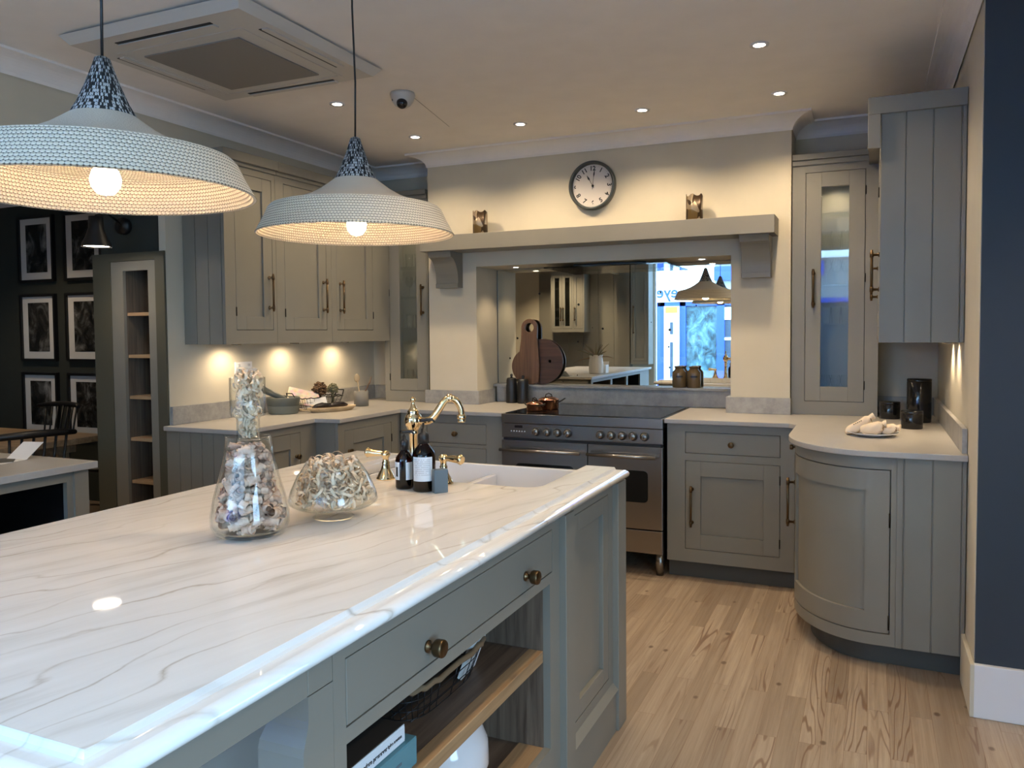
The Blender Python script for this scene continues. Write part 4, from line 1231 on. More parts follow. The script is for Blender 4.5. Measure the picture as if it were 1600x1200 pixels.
# ------------------------------------------------------------------ clock
def clock():
    cx, cz, y = -1.66, 2.365, 4.968
    t = thing('wall_clock', 'round wall clock with deep dark rim and white face on chimney breast', 'clock', (cx, y, cz))
    T = Matrix.Translation((cx, y, cz)) @ Matrix.Rotation(PI/2, 4, 'X')
    R = .158
    w = MB(T); w.lathe([(0, 0), (R*.97, 0), (R, .012), (R, .038), (R*.975, .048), (R*.92, .050), (R*.885, .046), (R*.87, .034), (R*.87, .012), (0, .012)], 64); obj('rim', w, 'clock_rim', t)
    w = MB(T); w.lathe([(0, .0125), (R*.868, .0125), (R*.868, .0165), (0, .0165)], 64, smooth=False); f = obj('dial', w, 'clock_face', t)
    for h in range(1, 13):
        a = PI/2-h*PI/6; rr = R*.70
        M = T @ Matrix.Translation((rr*math.cos(a), rr*math.sin(a), .0170)) @ Matrix.Rotation(a-PI/2 if h in (10, 11, 12, 1, 2) else (a-PI/2 if h in (9, 3) else a+PI/2 if h in (5, 6, 7) else a-PI/2), 4, 'Z') @ Matrix.Translation((0, -.012, 0))
        text_mesh('numeral', str(h), .041, M, 'ink', f, .0003, 'CENTER', .0012)
    w = MB(T)
    for k in range(60):
        a = k*PI/30; w.rbox(R*.80*math.cos(a), R*.80*math.sin(a), .0168, .004, .001, .0008, (0, 0, a))
    obj('minute_track', w, 'ink', f)
    def hand(a, L, wd, name):
        w = MB(T); c, s = math.cos(a), math.sin(a)
        pts = [(-.2*L, wd*.3), (.5*L, wd*.3), (.68*L, wd*1.6), (L, 0), (.68*L, -wd*1.6), (.5*L, -wd*.3), (-.2*L, -wd*.3)]
        w.prism([(c*p-s*q, s*p+c*q) for p, q in pts], .019, .0205); obj(name, w, 'ink', t)
    hand(PI/2+0.52, .080, .004, 'hour_hand'); hand(PI/2-0.13, .110, .003, 'minute_hand')
    w = MB(T); w.lathe([(0, .018), (.008, .018), (.006, .024), (0, .024)], 16); obj('hub', w, 'ink', t)
clock()
# candle holders on the mantel
def holder(x, label):
    w = MB(); n = 28; prof = []
    R = .050; H = .165
    lo = []; hi = []; li = []; hii = []
    for k in range(n):
        a = 2*PI*k/n; hh = H-.018*abs(math.sin(a*2.5+1))
        lo.append(w._v((R*math.cos(a), R*math.sin(a), 0))); hi.append(w._v((R*math.cos(a), R*math.sin(a), hh)))
        li.append(w._v(((R-.004)*math.cos(a), (R-.004)*math.sin(a), .006))); hii.append(w._v(((R-.004)*math.cos(a), (R-.004)*math.sin(a), hh)))
    for k in range(n):
        j = (k+1) % n
        for A, B in ((lo, hi), (li, hii)):
            f = w.bm.faces.new([A[k], A[j], B[j], B[k]]); f.smooth = True
        w.bm.faces.new([hi[k], hi[j], hii[j], hii[k]])
    w.bm.faces.new(lo[::-1]); w.bm.faces.new(li)
    t = thing('candle_holder', label, 'candle holder', (x, 4.86, 2.082))
    w.bm.transform(Matrix.Translation((x, 4.86, 2.082)))
    obj('patchwork_sleeve', w, 'patch_bronze', t)
    w = MB(Matrix.Translation((x, 4.86, 2.082))); w.lathe([(0, .007), (.030, .007), (.030, .012), (0, .012)], 20); obj('base_plate', w, 'black', t)
holder(-2.43, 'patchwork bronze candle holder at the left end of the mantel')
holder(-0.985, 'patchwork bronze candle holder at the right end of the mantel')

# ------------------------------------------------------------------ ledge and hob things
def oval(cx, cz, rx, rz, n=40, a0=0, a1=2*PI): return [(cx+rx*math.cos(a0+(a1-a0)*i/n), cz+rz*math.sin(a0+(a1-a0)*i/n)) for i in range(n+(0 if abs(a1-a0-2*PI) < 1e-6 else 1))]
def board_with_hole(name, outline, hole, y0, th, m, label, lean=0.0, loc=(0, 0, 0)):
    """outline/hole in (x, z) relative to loc; built as a ring of quads plus rim"""
    w = MB()
    n = len(outline); assert n == len(hole)
    V = {}
    for s, y in ((0, 0.0), (1, th)):
        for k, (a, b) in enumerate(outline): V[(s, 'o', k)] = w._v((a, y, b))
        for k, (a, b) in enumerate(hole): V[(s, 'h', k)] = w._v((a, y, b))
    for k in range(n):
        j = (k+1) % n
        for s in (0, 1): w.bm.faces.new([V[(s, 'o', k)], V[(s, 'o', j)], V[(s, 'h', j)], V[(s, 'h', k)]])
        w.bm.faces.new([V[(0, 'o', k)], V[(0, 'o', j)], V[(1, 'o', j)], V[(1, 'o', k)]])
        w.bm.faces.new([V[(0, 'h', k)], V[(0, 'h', j)], V[(1, 'h', j)], V[(1, 'h', k)]])
    o = obj(name, w, m, bevel=.002); o.location = loc; o.rotation_euler = (lean, 0, 0)
    return tag(o, label, 'chopping board')
# paddle board outline by angle about hole centre so quads stay tidy
def paddle(n=64):
    out, hol = [], []
    cz = .405; 
    for k in range(n):
        a = 2*PI*k/n; dx, dz = math.cos(a), math.sin(a)
        # ray march to the outline
        lo, hi = 0.0, .6
        def inside(x, z):
            if z < 0 or z > .468: return False
            hw = .082 if z < .14 else (.082-(z-.14)/.19*.020 if z < .33 else .062)
            if z < .03: hw = .082-.03+math.sqrt(max(0, .03**2-(.03-z)**2))
            if z > .406: hw = math.sqrt(max(0, .062**2-(z-.406)**2))
            return abs(x) <= hw
        for _ in range(24):
            mid = (lo+hi)/2
            if inside(dx*mid, cz+dz*mid): lo = mid
            else: hi = mid
        out.append((dx*lo, cz+dz*lo)); hol.append((.034*dx, cz+.034*dz))
    return out, hol
po_, ph_ = paddle()
board_with_hole('paddle_board', po_, ph_, 0, .018, 'board_brown', 'tall brown paddle board with a round hole leaning on the mirror', -0.06, (-2.245, 5.232, 1.050))
n = 64
ro = oval(0, .162, .162, .162, n); rh = oval(.062, .165, .011, .011, n)
board_with_hole('round_board', ro, rh, 0, .018, 'board_dark', 'round dark chopping board with a small hole behind the paddle board', -0.06, (-2.155, 5.258, 1.050))
ro = oval(0, .125, .125, .125, n); rh = oval(-.06, .16, .010, .010, n)
board_with_hole('round_board', ro, rh, 0, .014, 'board_brown', 'smaller round board peeping out left of the paddle board', -0.03, (-2.272, 5.282, 1.050))
def stone_jar(x, y, label):
    loc = (x, y, 1.048); T = Matrix.Translation(loc)
    t = thing('storage_jar', label, 'jar', loc, group='brown jars on the ledge')
    w = MB(T); w.lathe([(0, 0), (.044, 0), (.046, .004), (.046, .095), (.043, .105), (.030, .118), (.028, .130), (0, .130)], 32); obj('jar_body', w, 'jar_brown', t)
    w = MB(T); w.lathe([(0, .131), (.031, .131), (.033, .136), (.031, .141), (0, .143)], 28); obj('lid', w, 'jar_brown', t)
    w = MB(T); a = math.atan2(-y, -x)
    for i in range(8):
        A, B = a-.5+i/8, a-.5+(i+1)/8
        w.bm.faces.new([w._v((.0466*math.cos(q), .0466*math.sin(q), z)) for q, z in ((A, .068), (B, .068), (B, .080), (A, .080))])
    obj('jar_label', w, 'black', t)
stone_jar(-1.165, 5.262, 'brown stoneware jar with black label on the ledge, left of the pair')
stone_jar(-1.068, 5.258, 'brown stoneware jar with black label on the ledge, right of the pair')
# black grinders
for i, (x, y, lb) in enumerate(((-2.345, 5.165, 'smooth black mill beside the hob at left'), (-2.25, 5.15, 'ridged black mill closer to the copper pans'))):
    loc = (x, y, ZW); T = Matrix.Translation(loc)
    t = thing('pepper_mill', lb, 'mill', loc)
    w = MB(T)
    pr = [(0, 0), (.038, 0), (.040, .004), (.040, .03)]
    if i: 
        for k in range(10): pr += [(.041, .035+k*.013), (.037, .041+k*.013)]
        pr += [(.036, .172), (0, .172)]
    else: pr += [(.039, .10), (.036, .165), (.030, .178), (0, .180)]
    w.lathe(pr, 28); obj('mill_body', w, 'black', t)
    w = MB(T); z = .172 if i else .180
    w.lathe([(0, z), (.010, z), (.007, z+.008), (.011, z+.018), (.006, z+.026), (0, z+.027)], 16); obj('mill_top', w, 'black', t)
def pan(x, y, r, h, label, lid=True, rz=0.3):
    loc = (x, y, .9227); T = Matrix.Translation(loc) @ Matrix.Rotation(rz, 4, 'Z')
    t = thing('copper_pan', label, 'pan', loc)
    w = MB(T); w.lathe([(0, 0), (r*.93, 0), (r, .006), (r, h), (r+.003, h+.002), (r-.002, h+.002), (r-.003, .006), (0, .004)], 40); obj('pan_body', w, 'copper', t)
    if lid:
        w = MB(T); w.lathe([(r+.002, h+.003), (r, h+.006), (r*.7, h+.014), (r*.3, h+.019), (0, h+.020), (0, h+.016), (r*.7, h+.010), (r-.002, h+.003)], 40); L = obj('lid', w, 'copper', t)
        w = MB(T); w.tube([(-.022, 0, h+.017), (-.018, 0, h+.034), (0, 0, h+.042), (.018, 0, h+.034), (.022, 0, h+.017)], .0035, 8); obj('lid_handle', w, 'iron', L)
    for s in (-1, 1):
        w = MB(T); w.tube([(s*(r-.001), -.02, h*.75), (s*(r+.022), -.016, h*.95), (s*(r+.040), 0, h*1.15), (s*(r+.022), .016, h*.95), (s*(r-.001), .02, h*.75)], .004, 8); obj('handle', w, 'iron', t)
pan(-1.915, 4.80, .066, .060, 'larger lidded copper pan with dark loop handles at the back', True, 0.25)
pan(-1.955, 4.66, .052, .042, 'smaller lidded copper pan in front on the hob', True, -0.4)

# ------------------------------------------------------------------ left counter things
def mortar():
    loc = (-3.405, 4.00, ZW); T = Matrix.Translation(loc)
    t = thing('mortar', 'dark stone mortar on the left worktop holding a pestle', 'mortar', loc)
    w = MB(T); w.lathe([(0, 0), (.085, 0), (.092, .006), (.098, .048), (.100, .05), (.092, .05), (0, .02)], 36); obj('lower_bowl', w, 'stone_light', t)
    w = MB(T); w.lathe([(.098, .0505), (.104, .100), (.098, .104), (.090, .100), (.075, .055), (0, .052)], 36); obj('upper_bowl', w, 'stone_grey', t)
    w = MB(T); w.tube([(.04, .02, .07), (-.03, -.03, .115), (-.105, -.07, .155)], [.016, .018, .022], 14); o = obj('pestle', w, 'stone_grey')
    recenter(o, loc); tag(o, 'dark stone pestle leaning in the mortar', 'pestle')
mortar()
def wire_basket(loc, L, Wd, H, label, m, rim, rz=0, yb=0):
    t = thing('wire_basket', label, 'basket', loc)
    T = Matrix.Translation(loc) @ Matrix.Rotation(rz, 4, 'Z')
    w = MB(T)
    def ring(s, z, n=36):
        return [((L/2*s)*math.copysign(abs(math.cos(2*PI*k/n))**.5, math.cos(2*PI*k/n)), (Wd/2*s)*math.copysign(abs(math.sin(2*PI*k/n))**.5, math.sin(2*PI*k/n)), z) for k in range(n)]
    for s, z in ((.80, .003), (.86, H*.33), (.93, H*.66)): w.tube(ring(s, z), .0013, 6, closed=True)
    a, b = ring(.80, .003), ring(1, H)
    for k in range(0, 36): w.tube([a[k], tuple((Vector(a[k])+Vector(b[k]))/2), b[k]], .0012, 5)
    for k in range(-3, 4): w.tube([(-L*.38, Wd*.11*k, .003), (L*.38, Wd*.11*k, .003)], .0012, 5)
    obj('wire_frame', w, m, t)
    w = MB(T)
    rg = ring(1, H, 60)
    rg = [(x*(1+.012*math.sin(i*2.1)), y*(1+.012*math.sin(i*2.1)), z+.003*math.cos(i*2.1)) for i, (x, y, z) in enumerate(rg)]
    w.tube(rg, rim, 7, closed=True)
    obj('rim', w, 'twine' if rim > .004 else m, t)
    for s in (-1, 1):
        w = MB(T); w.tube([(s*L/2, -.04, H), (s*(L/2+.02), -.03, H+.035), (s*(L/2+.02), .03, H+.035), (s*L/2, .04, H)], .004, 6); obj('handle', w, 'twine' if rim > .004 else m, t)
    return T
LB = (-3.37, 4.28, ZW)
wire_basket(LB, .38, .17, .085, 'brown wire basket on the left worktop holding magazines and dried flowers', 'iron', .0035, 1.33)
def bunch(loc, r, h, m, label, n=260):
    w = MB(Matrix.Translation(loc))
    for _ in range(n):
        a = random.uniform(0, 6.28); b = math.acos(random.uniform(-.5, 1)); q = r*random.uniform(.55, 1)
        p = Vector((q*math.sin(b)*math.cos(a), q*math.sin(b)*math.sin(a), h+q*math.cos(b)*1.05))
        w.ball(p, random.uniform(.004, .009), 6, (1, 1, 1.4), (a, b, 0))
    w.tube([(0, 0, .0), (0, 0, h)], .010, 8)
    w.ball((0, 0, h), r*.72, 12)
    o = obj('dried_flower', w, m); recenter(o, loc); return tag(o, label, 'dried flower')
bunch((-3.36, 4.31, ZW+.012), .052, .115, 'dried_plant', 'round dark brown dried flower head in the wire basket')
bunch((-3.34, 4.42, ZW+.02), .038, .105, 'dried_green', 'smaller grey green dried bunch in the wire basket', 160)
w = MB(); w.rbox(0, 0, 0, .20, .008, .15, (-.95, .25, 0)); o = obj('magazine', w, 'magazine'); o.location = (-3.385, 4.17, ZW+.088); o.rotation_euler = (0, 0, .75); tag(o, 'colourful magazine propped slantwise in the wire basket', 'magazine')
w = MB(); w.rbox(0, 0, 0, .13, .010, .07, (-.5, -.1, 0)); o = obj('recipe_card', w, 'paper_white'); o.location = (-3.30, 4.20, ZW+.050); o.rotation_euler = (0, 0, .95); tag(o, 'pale card tucked low in the wire basket', 'card')
def boat_board():
    loc = (-3.20, 4.225, ZW); T = Matrix.Translation(loc) @ Matrix.Rotation(1.24, 4, 'Z')
    t = thing('wooden_tray', 'long shallow pale wooden tray at the edge of the left worktop', 'tray', loc)
    w = MB(T @ Matrix.Diagonal((1, .36, 1, 1))); w.lathe([(0, 0), (.150, 0), (.178, .022), (.182, .030), (.176, .031), (.150, .012), (0, .008)], 44); obj('tray_body', w, 'board_pale', t)
    w = MB(T); w.rbox(-.20, 0, .020, .07, .026, .012, (0, 0.15, 0)); obj('grip', w, 'board_pale', t, .003)
    for i, (dx, sc) in enumerate(((.045, 1.0), (-.07, .85))):
        w = MB(T); w.tube([(dx-.085*sc, 0.0, .032), (dx-.05*sc, .004, .036), (dx, .006, .038), (dx+.045*sc, .004, .036), (dx+.075*sc, 0, .034)], [.009, .018, .023, .019, .006], 16)
        o = obj('aubergine', w, 'aubergine'); recenter(o, loc); tag(o, ('longer' if i == 0 else 'shorter')+' glossy dark aubergine lying in the wooden tray', 'vegetable')
boat_board()
def crock():
    loc = (-3.235, 4.60, ZW); T = Matrix.Translation(loc)
    w = MB(T); w.lathe([(0, 0), (.050, 0), (.050, .105), (.047, .105), (.047, .005), (0, .005)], 36)
    o = obj('utensil_pot', w, 'stone_pot'); recenter(o, loc); tag(o, 'grey cylindrical pot holding wooden spoons by the corner', 'pot')
    for i, (a, L, lb) in enumerate(((2.6, .20, 'pale wooden spoon leaning left in the grey pot'), (0.3, .19, 'thin wooden spatula leaning right in the grey pot'))):
        dx, dy = math.cos(a)*.035, math.sin(a)*.035
        w = MB(T); w.tube([(-dx*.6, -dy*.6, .008), (dx, dy, .11), (dx*1.7, dy*1.7, L*.85)], .0045, 8)
        if i == 0: w.ball((dx*1.95, dy*1.95, L*.95), .026, 14, (.8, .25, 1.15), (0, 0, .8))
        else: w.rbox(dx*1.9, dy*1.9, L*.93, .006, .02, .055, (0, .3, .8))
        o = obj('wooden_spoon', w, 'spoon_wood' if i == 0 else 'board_brown'); recenter(o, loc); tag(o, lb, 'spoon')
crock()
def socket():
    t = thing('wall_socket', 'white double wall socket partly behind the glass beaker', 'socket', (XL, 3.80, 1.21))
    obj('plate', MB().box(XL, XL+.010, 3.745, 3.89, 1.165, 1.252), 'white_gloss', t, .003)
    w = MB()
    for y in (3.775, 3.86): w.box(XL+.010, XL+.014, y-.008, y+.008, 1.225, 1.240)
    obj('switch', w, 'grey_ceramic', t)
    w = MB()
    for y in (3.775, 3.86): w.box(XL+.010, XL+.0108, y-.003, y+.003, 1.20, 1.208); w.box(XL+.010, XL+.0108, y-.012, y-.006, 1.182, 1.186); w.box(XL+.010, XL+.0108, y+.006, y+.012, 1.182, 1.186)
    obj('pin_holes', w, 'black', t)
socket()

# ------------------------------------------------------------------ right counter things
def canister(x, y, r, h, label):
    loc = (x, y, ZW); T = Matrix.Translation(loc); t = thing('canister', label, 'canister', loc, group='glossy black canisters on the right worktop')
    w = MB(T); w.lathe([(0, 0), (r*.96, 0), (r, .004), (r, h-.018), (r*.97, h-.016), (0, h-.016)], 40); obj('canister_body', w, 'black_gloss', t)
    w = MB(T); w.lathe([(0, h-.0155), (r*.99, h-.0155), (r, h-.012), (r, h-.003), (r*.95, h), (0, h+.001)], 40); obj('lid', w, 'black_gloss', t)
canister(.240, 4.80, .061, .235, 'tall glossy black canister at the back of the right worktop')
canister(.192, 4.47, .051, .092, 'short glossy black canister in front of the tall one')
canister(.100, 4.93, .053, .098, 'short glossy black canister half hidden behind the cloth bags')
def plate_bags():
    loc = (.01, 4.10, ZW); T = Matrix.Translation(loc)
    w = MB(T); w.lathe([(0, .004), (.06, .004), (.065, 0), (.07, .004), (.110, .016), (.112, .019), (.108, .019), (.06, .009), (0, .009)], 48)
    o = obj('plate', w, 'ceramic_white'); recenter(o, loc); tag(o, 'white plate carrying three cloth bags on the right worktop', 'plate')
    specs = [((-.055, .01, .048), (.1, -.62, .15), (1.9, .85, .62), 'leftmost cloth bag with faint print tilted on the plate'), ((.005, -.03, .040), (0, -.35, .0), (1.45, .9, .72), 'middle cloth bag tied with twine on the plate'), ((.065, -.01, .036), (0, -.12, -.2), (1.35, .8, .65), 'rightmost cloth bag lying on the plate')]
    for i, (p, e, sc, lb) in enumerate(specs):
        t = thing('cloth_bag', lb, 'bag', (loc[0]+p[0], loc[1]+p[1], loc[2]+p[2]-.02), group='cloth bags on the plate')
        M = T @ Matrix.Translation(p) @ Euler(e).to_matrix().to_4x4()
        w = MB(M); k = 14; pts = []; rad = []
        for q in range(k+1):
            s = q/k; pts.append((-.040*sc[0]+s*.080*sc[0], 0.0, .004*math.sin(s*9)))
            rad.append((.006 if q == 0 else .040*sc[2]*math.sin(PI*(.10+.80*s))**.55) if s < .84 else .040*sc[2]*(.38+(.25*(s-.84)/.16)))
        w.tube(pts, rad, 16)
        for v in w.bm.verts:
            lv = M.inverted() @ v.co
            a = math.atan2(lv.z, lv.y); rr = math.hypot(lv.y, lv.z); f = 1+.07*math.sin(a*5+lv.x*120)+.05*math.sin(a*9+i)
            lv.y *= f*1.25; lv.z *= f; v.co = M @ lv
        obj('bag_body', w, 'cloth', t)
        w = MB(M); xt = -.040*sc[0]+.84*.080*sc[0]; r0 = .040*sc[2]*.42
        w.tube([(xt, r0*1.3*math.cos(a*PI/8), r0*1.05*math.sin(a*PI/8)) for a in range(16)], .0022, 6, closed=True); w.tube([(xt, 0, r0), (xt+.004, -.018, r0*.2), (xt-.004, -.03, -.015)], .0014, 5)
        obj('twine_tie', w, 'twine', t)
        if i == 0:
            w = MB(M)
            for q in range(5): w.rbox(-.022+q*.009, -.022, .0235-.001*q, .006, .004, .0012, (.8, 0, .1*q))
            obj('print_marks', w, 'ink', t)
plate_bags()

# ------------------------------------------------------------------ island shelf things
def book(y0, y1, z0, z1, xs, cover, pages, label, texts=()):
    """book lying flat, spine at x = xs facing +X"""
    t = thing('book', label, 'book', ((xs-.10), (y0+y1)/2, z0), group='books lying on the island shelf')
    w = MB(); w.box(xs-.20, xs, y0, y1, z1-.003, z1); w.box(xs-.20, xs, y0, y1, z0, z0+.003); w.box(xs-.004, xs, y0, y1, z0+.003, z1-.003)
    obj('cover', w, cover, t, .0012, segs=1)
    obj('pages', MB().box(xs-.196, xs-.004, y0+.003, y1-.003, z0+.003, z1-.003), 'paper_white', t)
    return t
t = book(1.128, 1.425, .508, .567, -.875, 'teal_cover', None, 'thick teal book underneath the white-spined one on the shelf')
w = MB()
for k in range(5): w.box(-.8748, -.8744, 1.20+k*.035, 1.225+k*.035, .534, .540)
obj('spine_print', w, 'slate_block', t)
t = book(1.125, 1.395, .568, .604, -.885, 'label_white', None, 'white-spined cookery book with dark top lying on the teal book')
obj('top_cover', MB().box(-1.083, -.887, 1.126, 1.394, .604, .606), 'dark_cover', t)
def spineM(y, z): 
    M = Matrix.Identity(4)
    M.col[0] = (0, 1, 0, 0); M.col[1] = (0, 0, 1, 0); M.col[2] = (1, 0, 0, 0); M.col[3] = (-.8846, y, z, 1)
    return M
text_mesh('spine_title', 'the modern preserver', .0125, spineM(1.215, .581), 'ink', t, .0003, bold=.0004)
text_mesh('spine_author', 'kylee newton', .0095, spineM(1.330, .582), 'ink', t, .0003, bold=.0003)
T1 = wire_basket((-1.06, 1.725, .5085), .42, .25, .088, 'dark wire basket with a rope rim holding papers on the island shelf', 'black', .008, PI/2)
wire_basket((-1.20, 1.40, .5085), .20, .28, .075, 'shallower dark basket behind the books on the island shelf', 'black', .007, PI/2)
w = MB(); w.rbox(0, 0, 0, .012, .10, .11, (0, .35, .1)); o = obj('paper_packet', w, 'paper_white'); o.location = (-.965, 1.86, .566); tag(o, 'white paper packet seen through the side of the rope-rimmed basket', 'paper')
t = thing('gift_box', 'small pale box with a purple print in the rope-rimmed basket', 'box', (-1.04, 1.86, .575))
obj('box_body', MB().rbox(-1.04, 1.86, .612, .10, .10, .07, (0, 0, .3)), 'paper_white', t); 
w = MB(); w.rbox(-.9915, 1.875, .615, .002, .05, .035, (0, 0, .3)); obj('print', w, 'slate_block', t)
w = MB(); w.lathe([(0, 0), (.05, 0), (.06, .004), (.095, .05), (.115, .11), (.112, .165), (.095, .205), (.085, .215), (.080, .21), (.10, .165), (.10, .11), (.05, .02), (0, .015)], 48)
o = obj('ceramic_pot', w, 'ceramic_white'); o.location = (-.985, 1.735, .2225); tag(o, 'rounded white ceramic pot on the lower island shelf', 'pot')

# ================================================================== DARK DINING ROOM
def dresser():
    t = thing('shelf_unit', 'tall olive cabinet with open oak shelves set beside the kitchen wall', 'shelving', (-3.84, 3.4, 0))
    w = MB()
    w.box(-4.12, -3.98, 3.235, 3.255, 0, 1.885); w.box(-3.63, -3.562, 3.235, 3.2485, 0, 1.885); w.box(-3.98, -3.63, 3.235, 3.255, 1.84, 1.885)
    w.box(-4.12, -4.10, 3.255, 3.55, 0, 1.885); w.box(-3.633, -3.613, 3.255, 3.55, 0, 1.885); w.box(-4.10, -3.633, 3.255, 3.55, 1.865, 1.885)
    obj('surround', w, 'olive_paint', t)
    w = MB(); w.box(-3.978, -3.885, 3.24, 3.26, 0, 1.838); w.box(-3.69, -3.632, 3.24, 3.26, 0, 1.838); w.box(-3.885, -3.69, 3.24, 3.26, 1.785, 1.838)
    obj('door_frame', w, 'cabinet_paint', t)
    w = MB(); w.box(-3.90, -3.885, 3.26, 3.52, 0, 1.84); w.box(-3.69, -3.675, 3.26, 3.52, 0, 1.84)
    w.box(-3.885, -3.69, 3.50, 3.52, 0, 1.84)
    obj('lining', w, 'oak_back', t)
    for z in (1.55, 1.31, 1.075, .835, .59, .35): obj('shelf', MB().box(-3.885, -3.69, 3.265, 3.50, z-.018, z), 'oak_shelf', t)
dresser()
for z in (1.075, .835, 1.31):
    g = GLASS_PROTO['wine'].copy(); C.objects.link(g); g.location = (-3.735, 3.32, z)
    tag(g, 'stemmed glass on the %s shelf of the olive unit' % {1.31: 'second', 1.075: 'third', .835: 'fourth'}[z], 'glass', 'glasses in the olive unit')
def wall_lamp():
    t = thing('wall_lamp', 'black wall lamp with a bell shade above the olive shelf unit', 'lamp', (-3.9, 3.3, 2.04))
    T = Matrix.Translation((-3.915, 3.298, 2.045)) @ Matrix.Rotation(PI/2, 4, 'X')
    w = MB(T); w.lathe([(0, 0), (.045, 0), (.050, .01), (.048, .035), (0, .04)], 28); obj('mount', w, 'black', t)
    hx, hy, hz = -3.76, 2.98, 2.045
    w = MB(); w.tube([(-3.915, 3.27, 2.045), (-3.90, 3.22, 2.07), (-3.83, 3.10, 2.09), (hx, hy, hz+.01)], .006, 8); obj('arm', w, 'black', t)
    w = MB(Matrix.Translation((hx, hy, 1.89))); w.lathe([(.074, 0), (.071, .015), (.050, .06), (.037, .10), (.035, .16), (0, .162), (0, .158), (.032, .155), (.034, .10), (.046, .06), (.068, .013), (.074, 0)], 36); obj('shade', w, 'black', t)
    w = MB(Matrix.Translation((hx, hy, 1.89))); w.lathe([(0, .004), (.066, .006), (.045, .045), (0, .05)], 28); obj('bulb', w, 'led_disc', t)
    light('wall_lamp_light', 'SPOT', (hx, hy, 1.885), 3.5, size=.05, spot=130, blend=.9)
wall_lamp()
YP = 4.748
k = 0
fpx = {'rows': ((2.475, 1.895), (1.79, 1.20), (1.10, .55))}
for ci, (xa, xb) in enumerate(((-6.96, -6.50), (-6.37, -5.91))):
    for ri, (zt_, zb_) in enumerate(fpx['rows']):
        nm = ('top', 'middle', 'bottom')[ri]+' row '+('left' if ci == 0 else 'right')
        t = thing('picture_frame', 'black framed photograph in white mount, %s of the picture wall' % nm, 'picture', ((xa+xb)/2, YP, zb_), group='framed photographs on the dark wall')
        w = MB(); 
        for q in ((xa, xa+.022, zb_, zt_), (xb-.022, xb, zb_, zt_), (xa+.022, xb-.022, zb_, zb_+.022), (xa+.022, xb-.022, zt_-.022, zt_)): w.box(q[0], q[1], YP-.03, YP, q[2], q[3])
        obj('frame', w, 'black', t)
        obj('mount', MB().box(xa+.022, xb-.022, YP-.012, YP-.004, zb_+.022, zt_-.022), 'paper_white', t)
        obj('print', MB().box(xa+.095, xb-.095, YP-.0145, YP-.0125, zb_+.085, zt_-.075), 'photo_print_%d' % k, t); k += 1
def dining_counter():
    t = thing('display_counter', 'grey counter unit with open dark bays at the left edge of the room', 'counter', (-3.3, .9, 0))
    obj('counter_top', MB().box(-3.95, -2.83, -.40, 2.22, .893, .92), 'worktop_quartz', t, .002)
    M = frameM((-2.86, 0, 0), E_U, E_N)
    w = MB(M); holes = []
    ys = [2.105, 1.40, 1.33, .62, .55, -.02]
    for a, b in ((1.43, 2.105), (.76, 1.36), (.10, .69)): holes.append((a, b, .12, .852))
    face_frame(w, -.36, 2.19, 0, .893, holes)
    w.box(2.13, 2.19, -.022, .012, 0, .893)
    w.box(-.36, 2.19, -1.05, -1.03, 0, .893); w.box(2.17, 2.19, -1.03, -.022, 0, .893); w.box(-.36, -.34, -1.03, -.022, 0, .893)
    obj('carcass', w, 'cabinet_paint', t)
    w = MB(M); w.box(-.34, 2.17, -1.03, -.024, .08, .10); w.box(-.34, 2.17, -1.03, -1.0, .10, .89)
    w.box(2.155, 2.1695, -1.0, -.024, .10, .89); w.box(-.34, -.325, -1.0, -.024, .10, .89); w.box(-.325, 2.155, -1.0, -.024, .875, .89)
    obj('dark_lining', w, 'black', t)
    wd = MB(M); 
    for y in (1.395, .725): wd.box(y-.02, y+.02, -1.0, -.024, .10, .893)
    obj('bay_divider', wd, 'cabinet_dark', t)
dining_counter()
w = MB(); w.rbox(0, 0, .0012, .19, .13, .0015); o = obj('leaflet', w, 'cabinet_dark'); o.location = (-3.22, 2.03, .921); o.rotation_euler = (0, 0, .9); tag(o, 'dark green leaflet lying flat on the grey display counter', 'leaflet')
t = thing('folded_paper', 'white paper folded upright on the grey display counter', 'paper', (-3.17, 2.10, .921), 1.75)
MM = ROOTM[t.name]
w = MB(MM); w.box(-.10, .02, -.05, .05, 0, .0012); obj('flat_half', w, 'paper_white', t)
w = MB(MM); w.rbox(.062, 0, .030, .105, .10, .0012, (0, -.6, 0)); obj('raised_half', w, 'paper_white', t)
def table():
    t = thing('dining_table', 'long rustic wooden dining table in the dark room', 'table', (-5.8, 3.35, 0))
    obj('tabletop', MB().box(-7.6, -4.72, 2.95, 3.78, .715, .755), 'table_wood', t, .004)
    w = MB(); w.box(-7.4, -4.9, 3.05, 3.68, .64, .714); obj('apron', w, 'table_wood', t)
    for x in (-7.3, -4.98):
        for y in (3.10, 3.62): obj('leg', MB().box(x-.04, x+.04, y-.04, y+.04, 0, .714), 'table_wood', t)
table()
def spindle_chair(label):
    t = thing('spindle_chair', label, 'chair', (0, 0, 0), group='black spindle back chairs round the table')
    w = MB(); w.lathe([(0, .44), (.20, .44), (.22, .455), (.21, .47), (0, .462)], 28); obj('seat', w, 'black', t)
    w = MB(); w.tube([(-.24, .20, .86), (-.16, .245, .87), (0, .265, .875), (.16, .245, .87), (.24, .20, .86)], [.014, .020, .022, .020, .014], 10); obj('top_rail', w, 'black', t)
    for k in range(7):
        x = -.18+k*.06; yy = .255-.6*x*x
        w = MB(); w.tube([(x*.85, .17, .455), (x, yy, .87)], .0075, 6); obj('spindle', w, 'black', t)
    for sx in (-1, 1):
        for sy in (-1, 1):
            w = MB(); w.tube([(sx*.14, sy*.13, .45), (sx*.20, sy*.19, 0)], [.018, .012], 8); obj('leg', w, 'black', t)
    return t
ch = spindle_chair('black spindle chair at the end of the dining table nearest the olive unit')
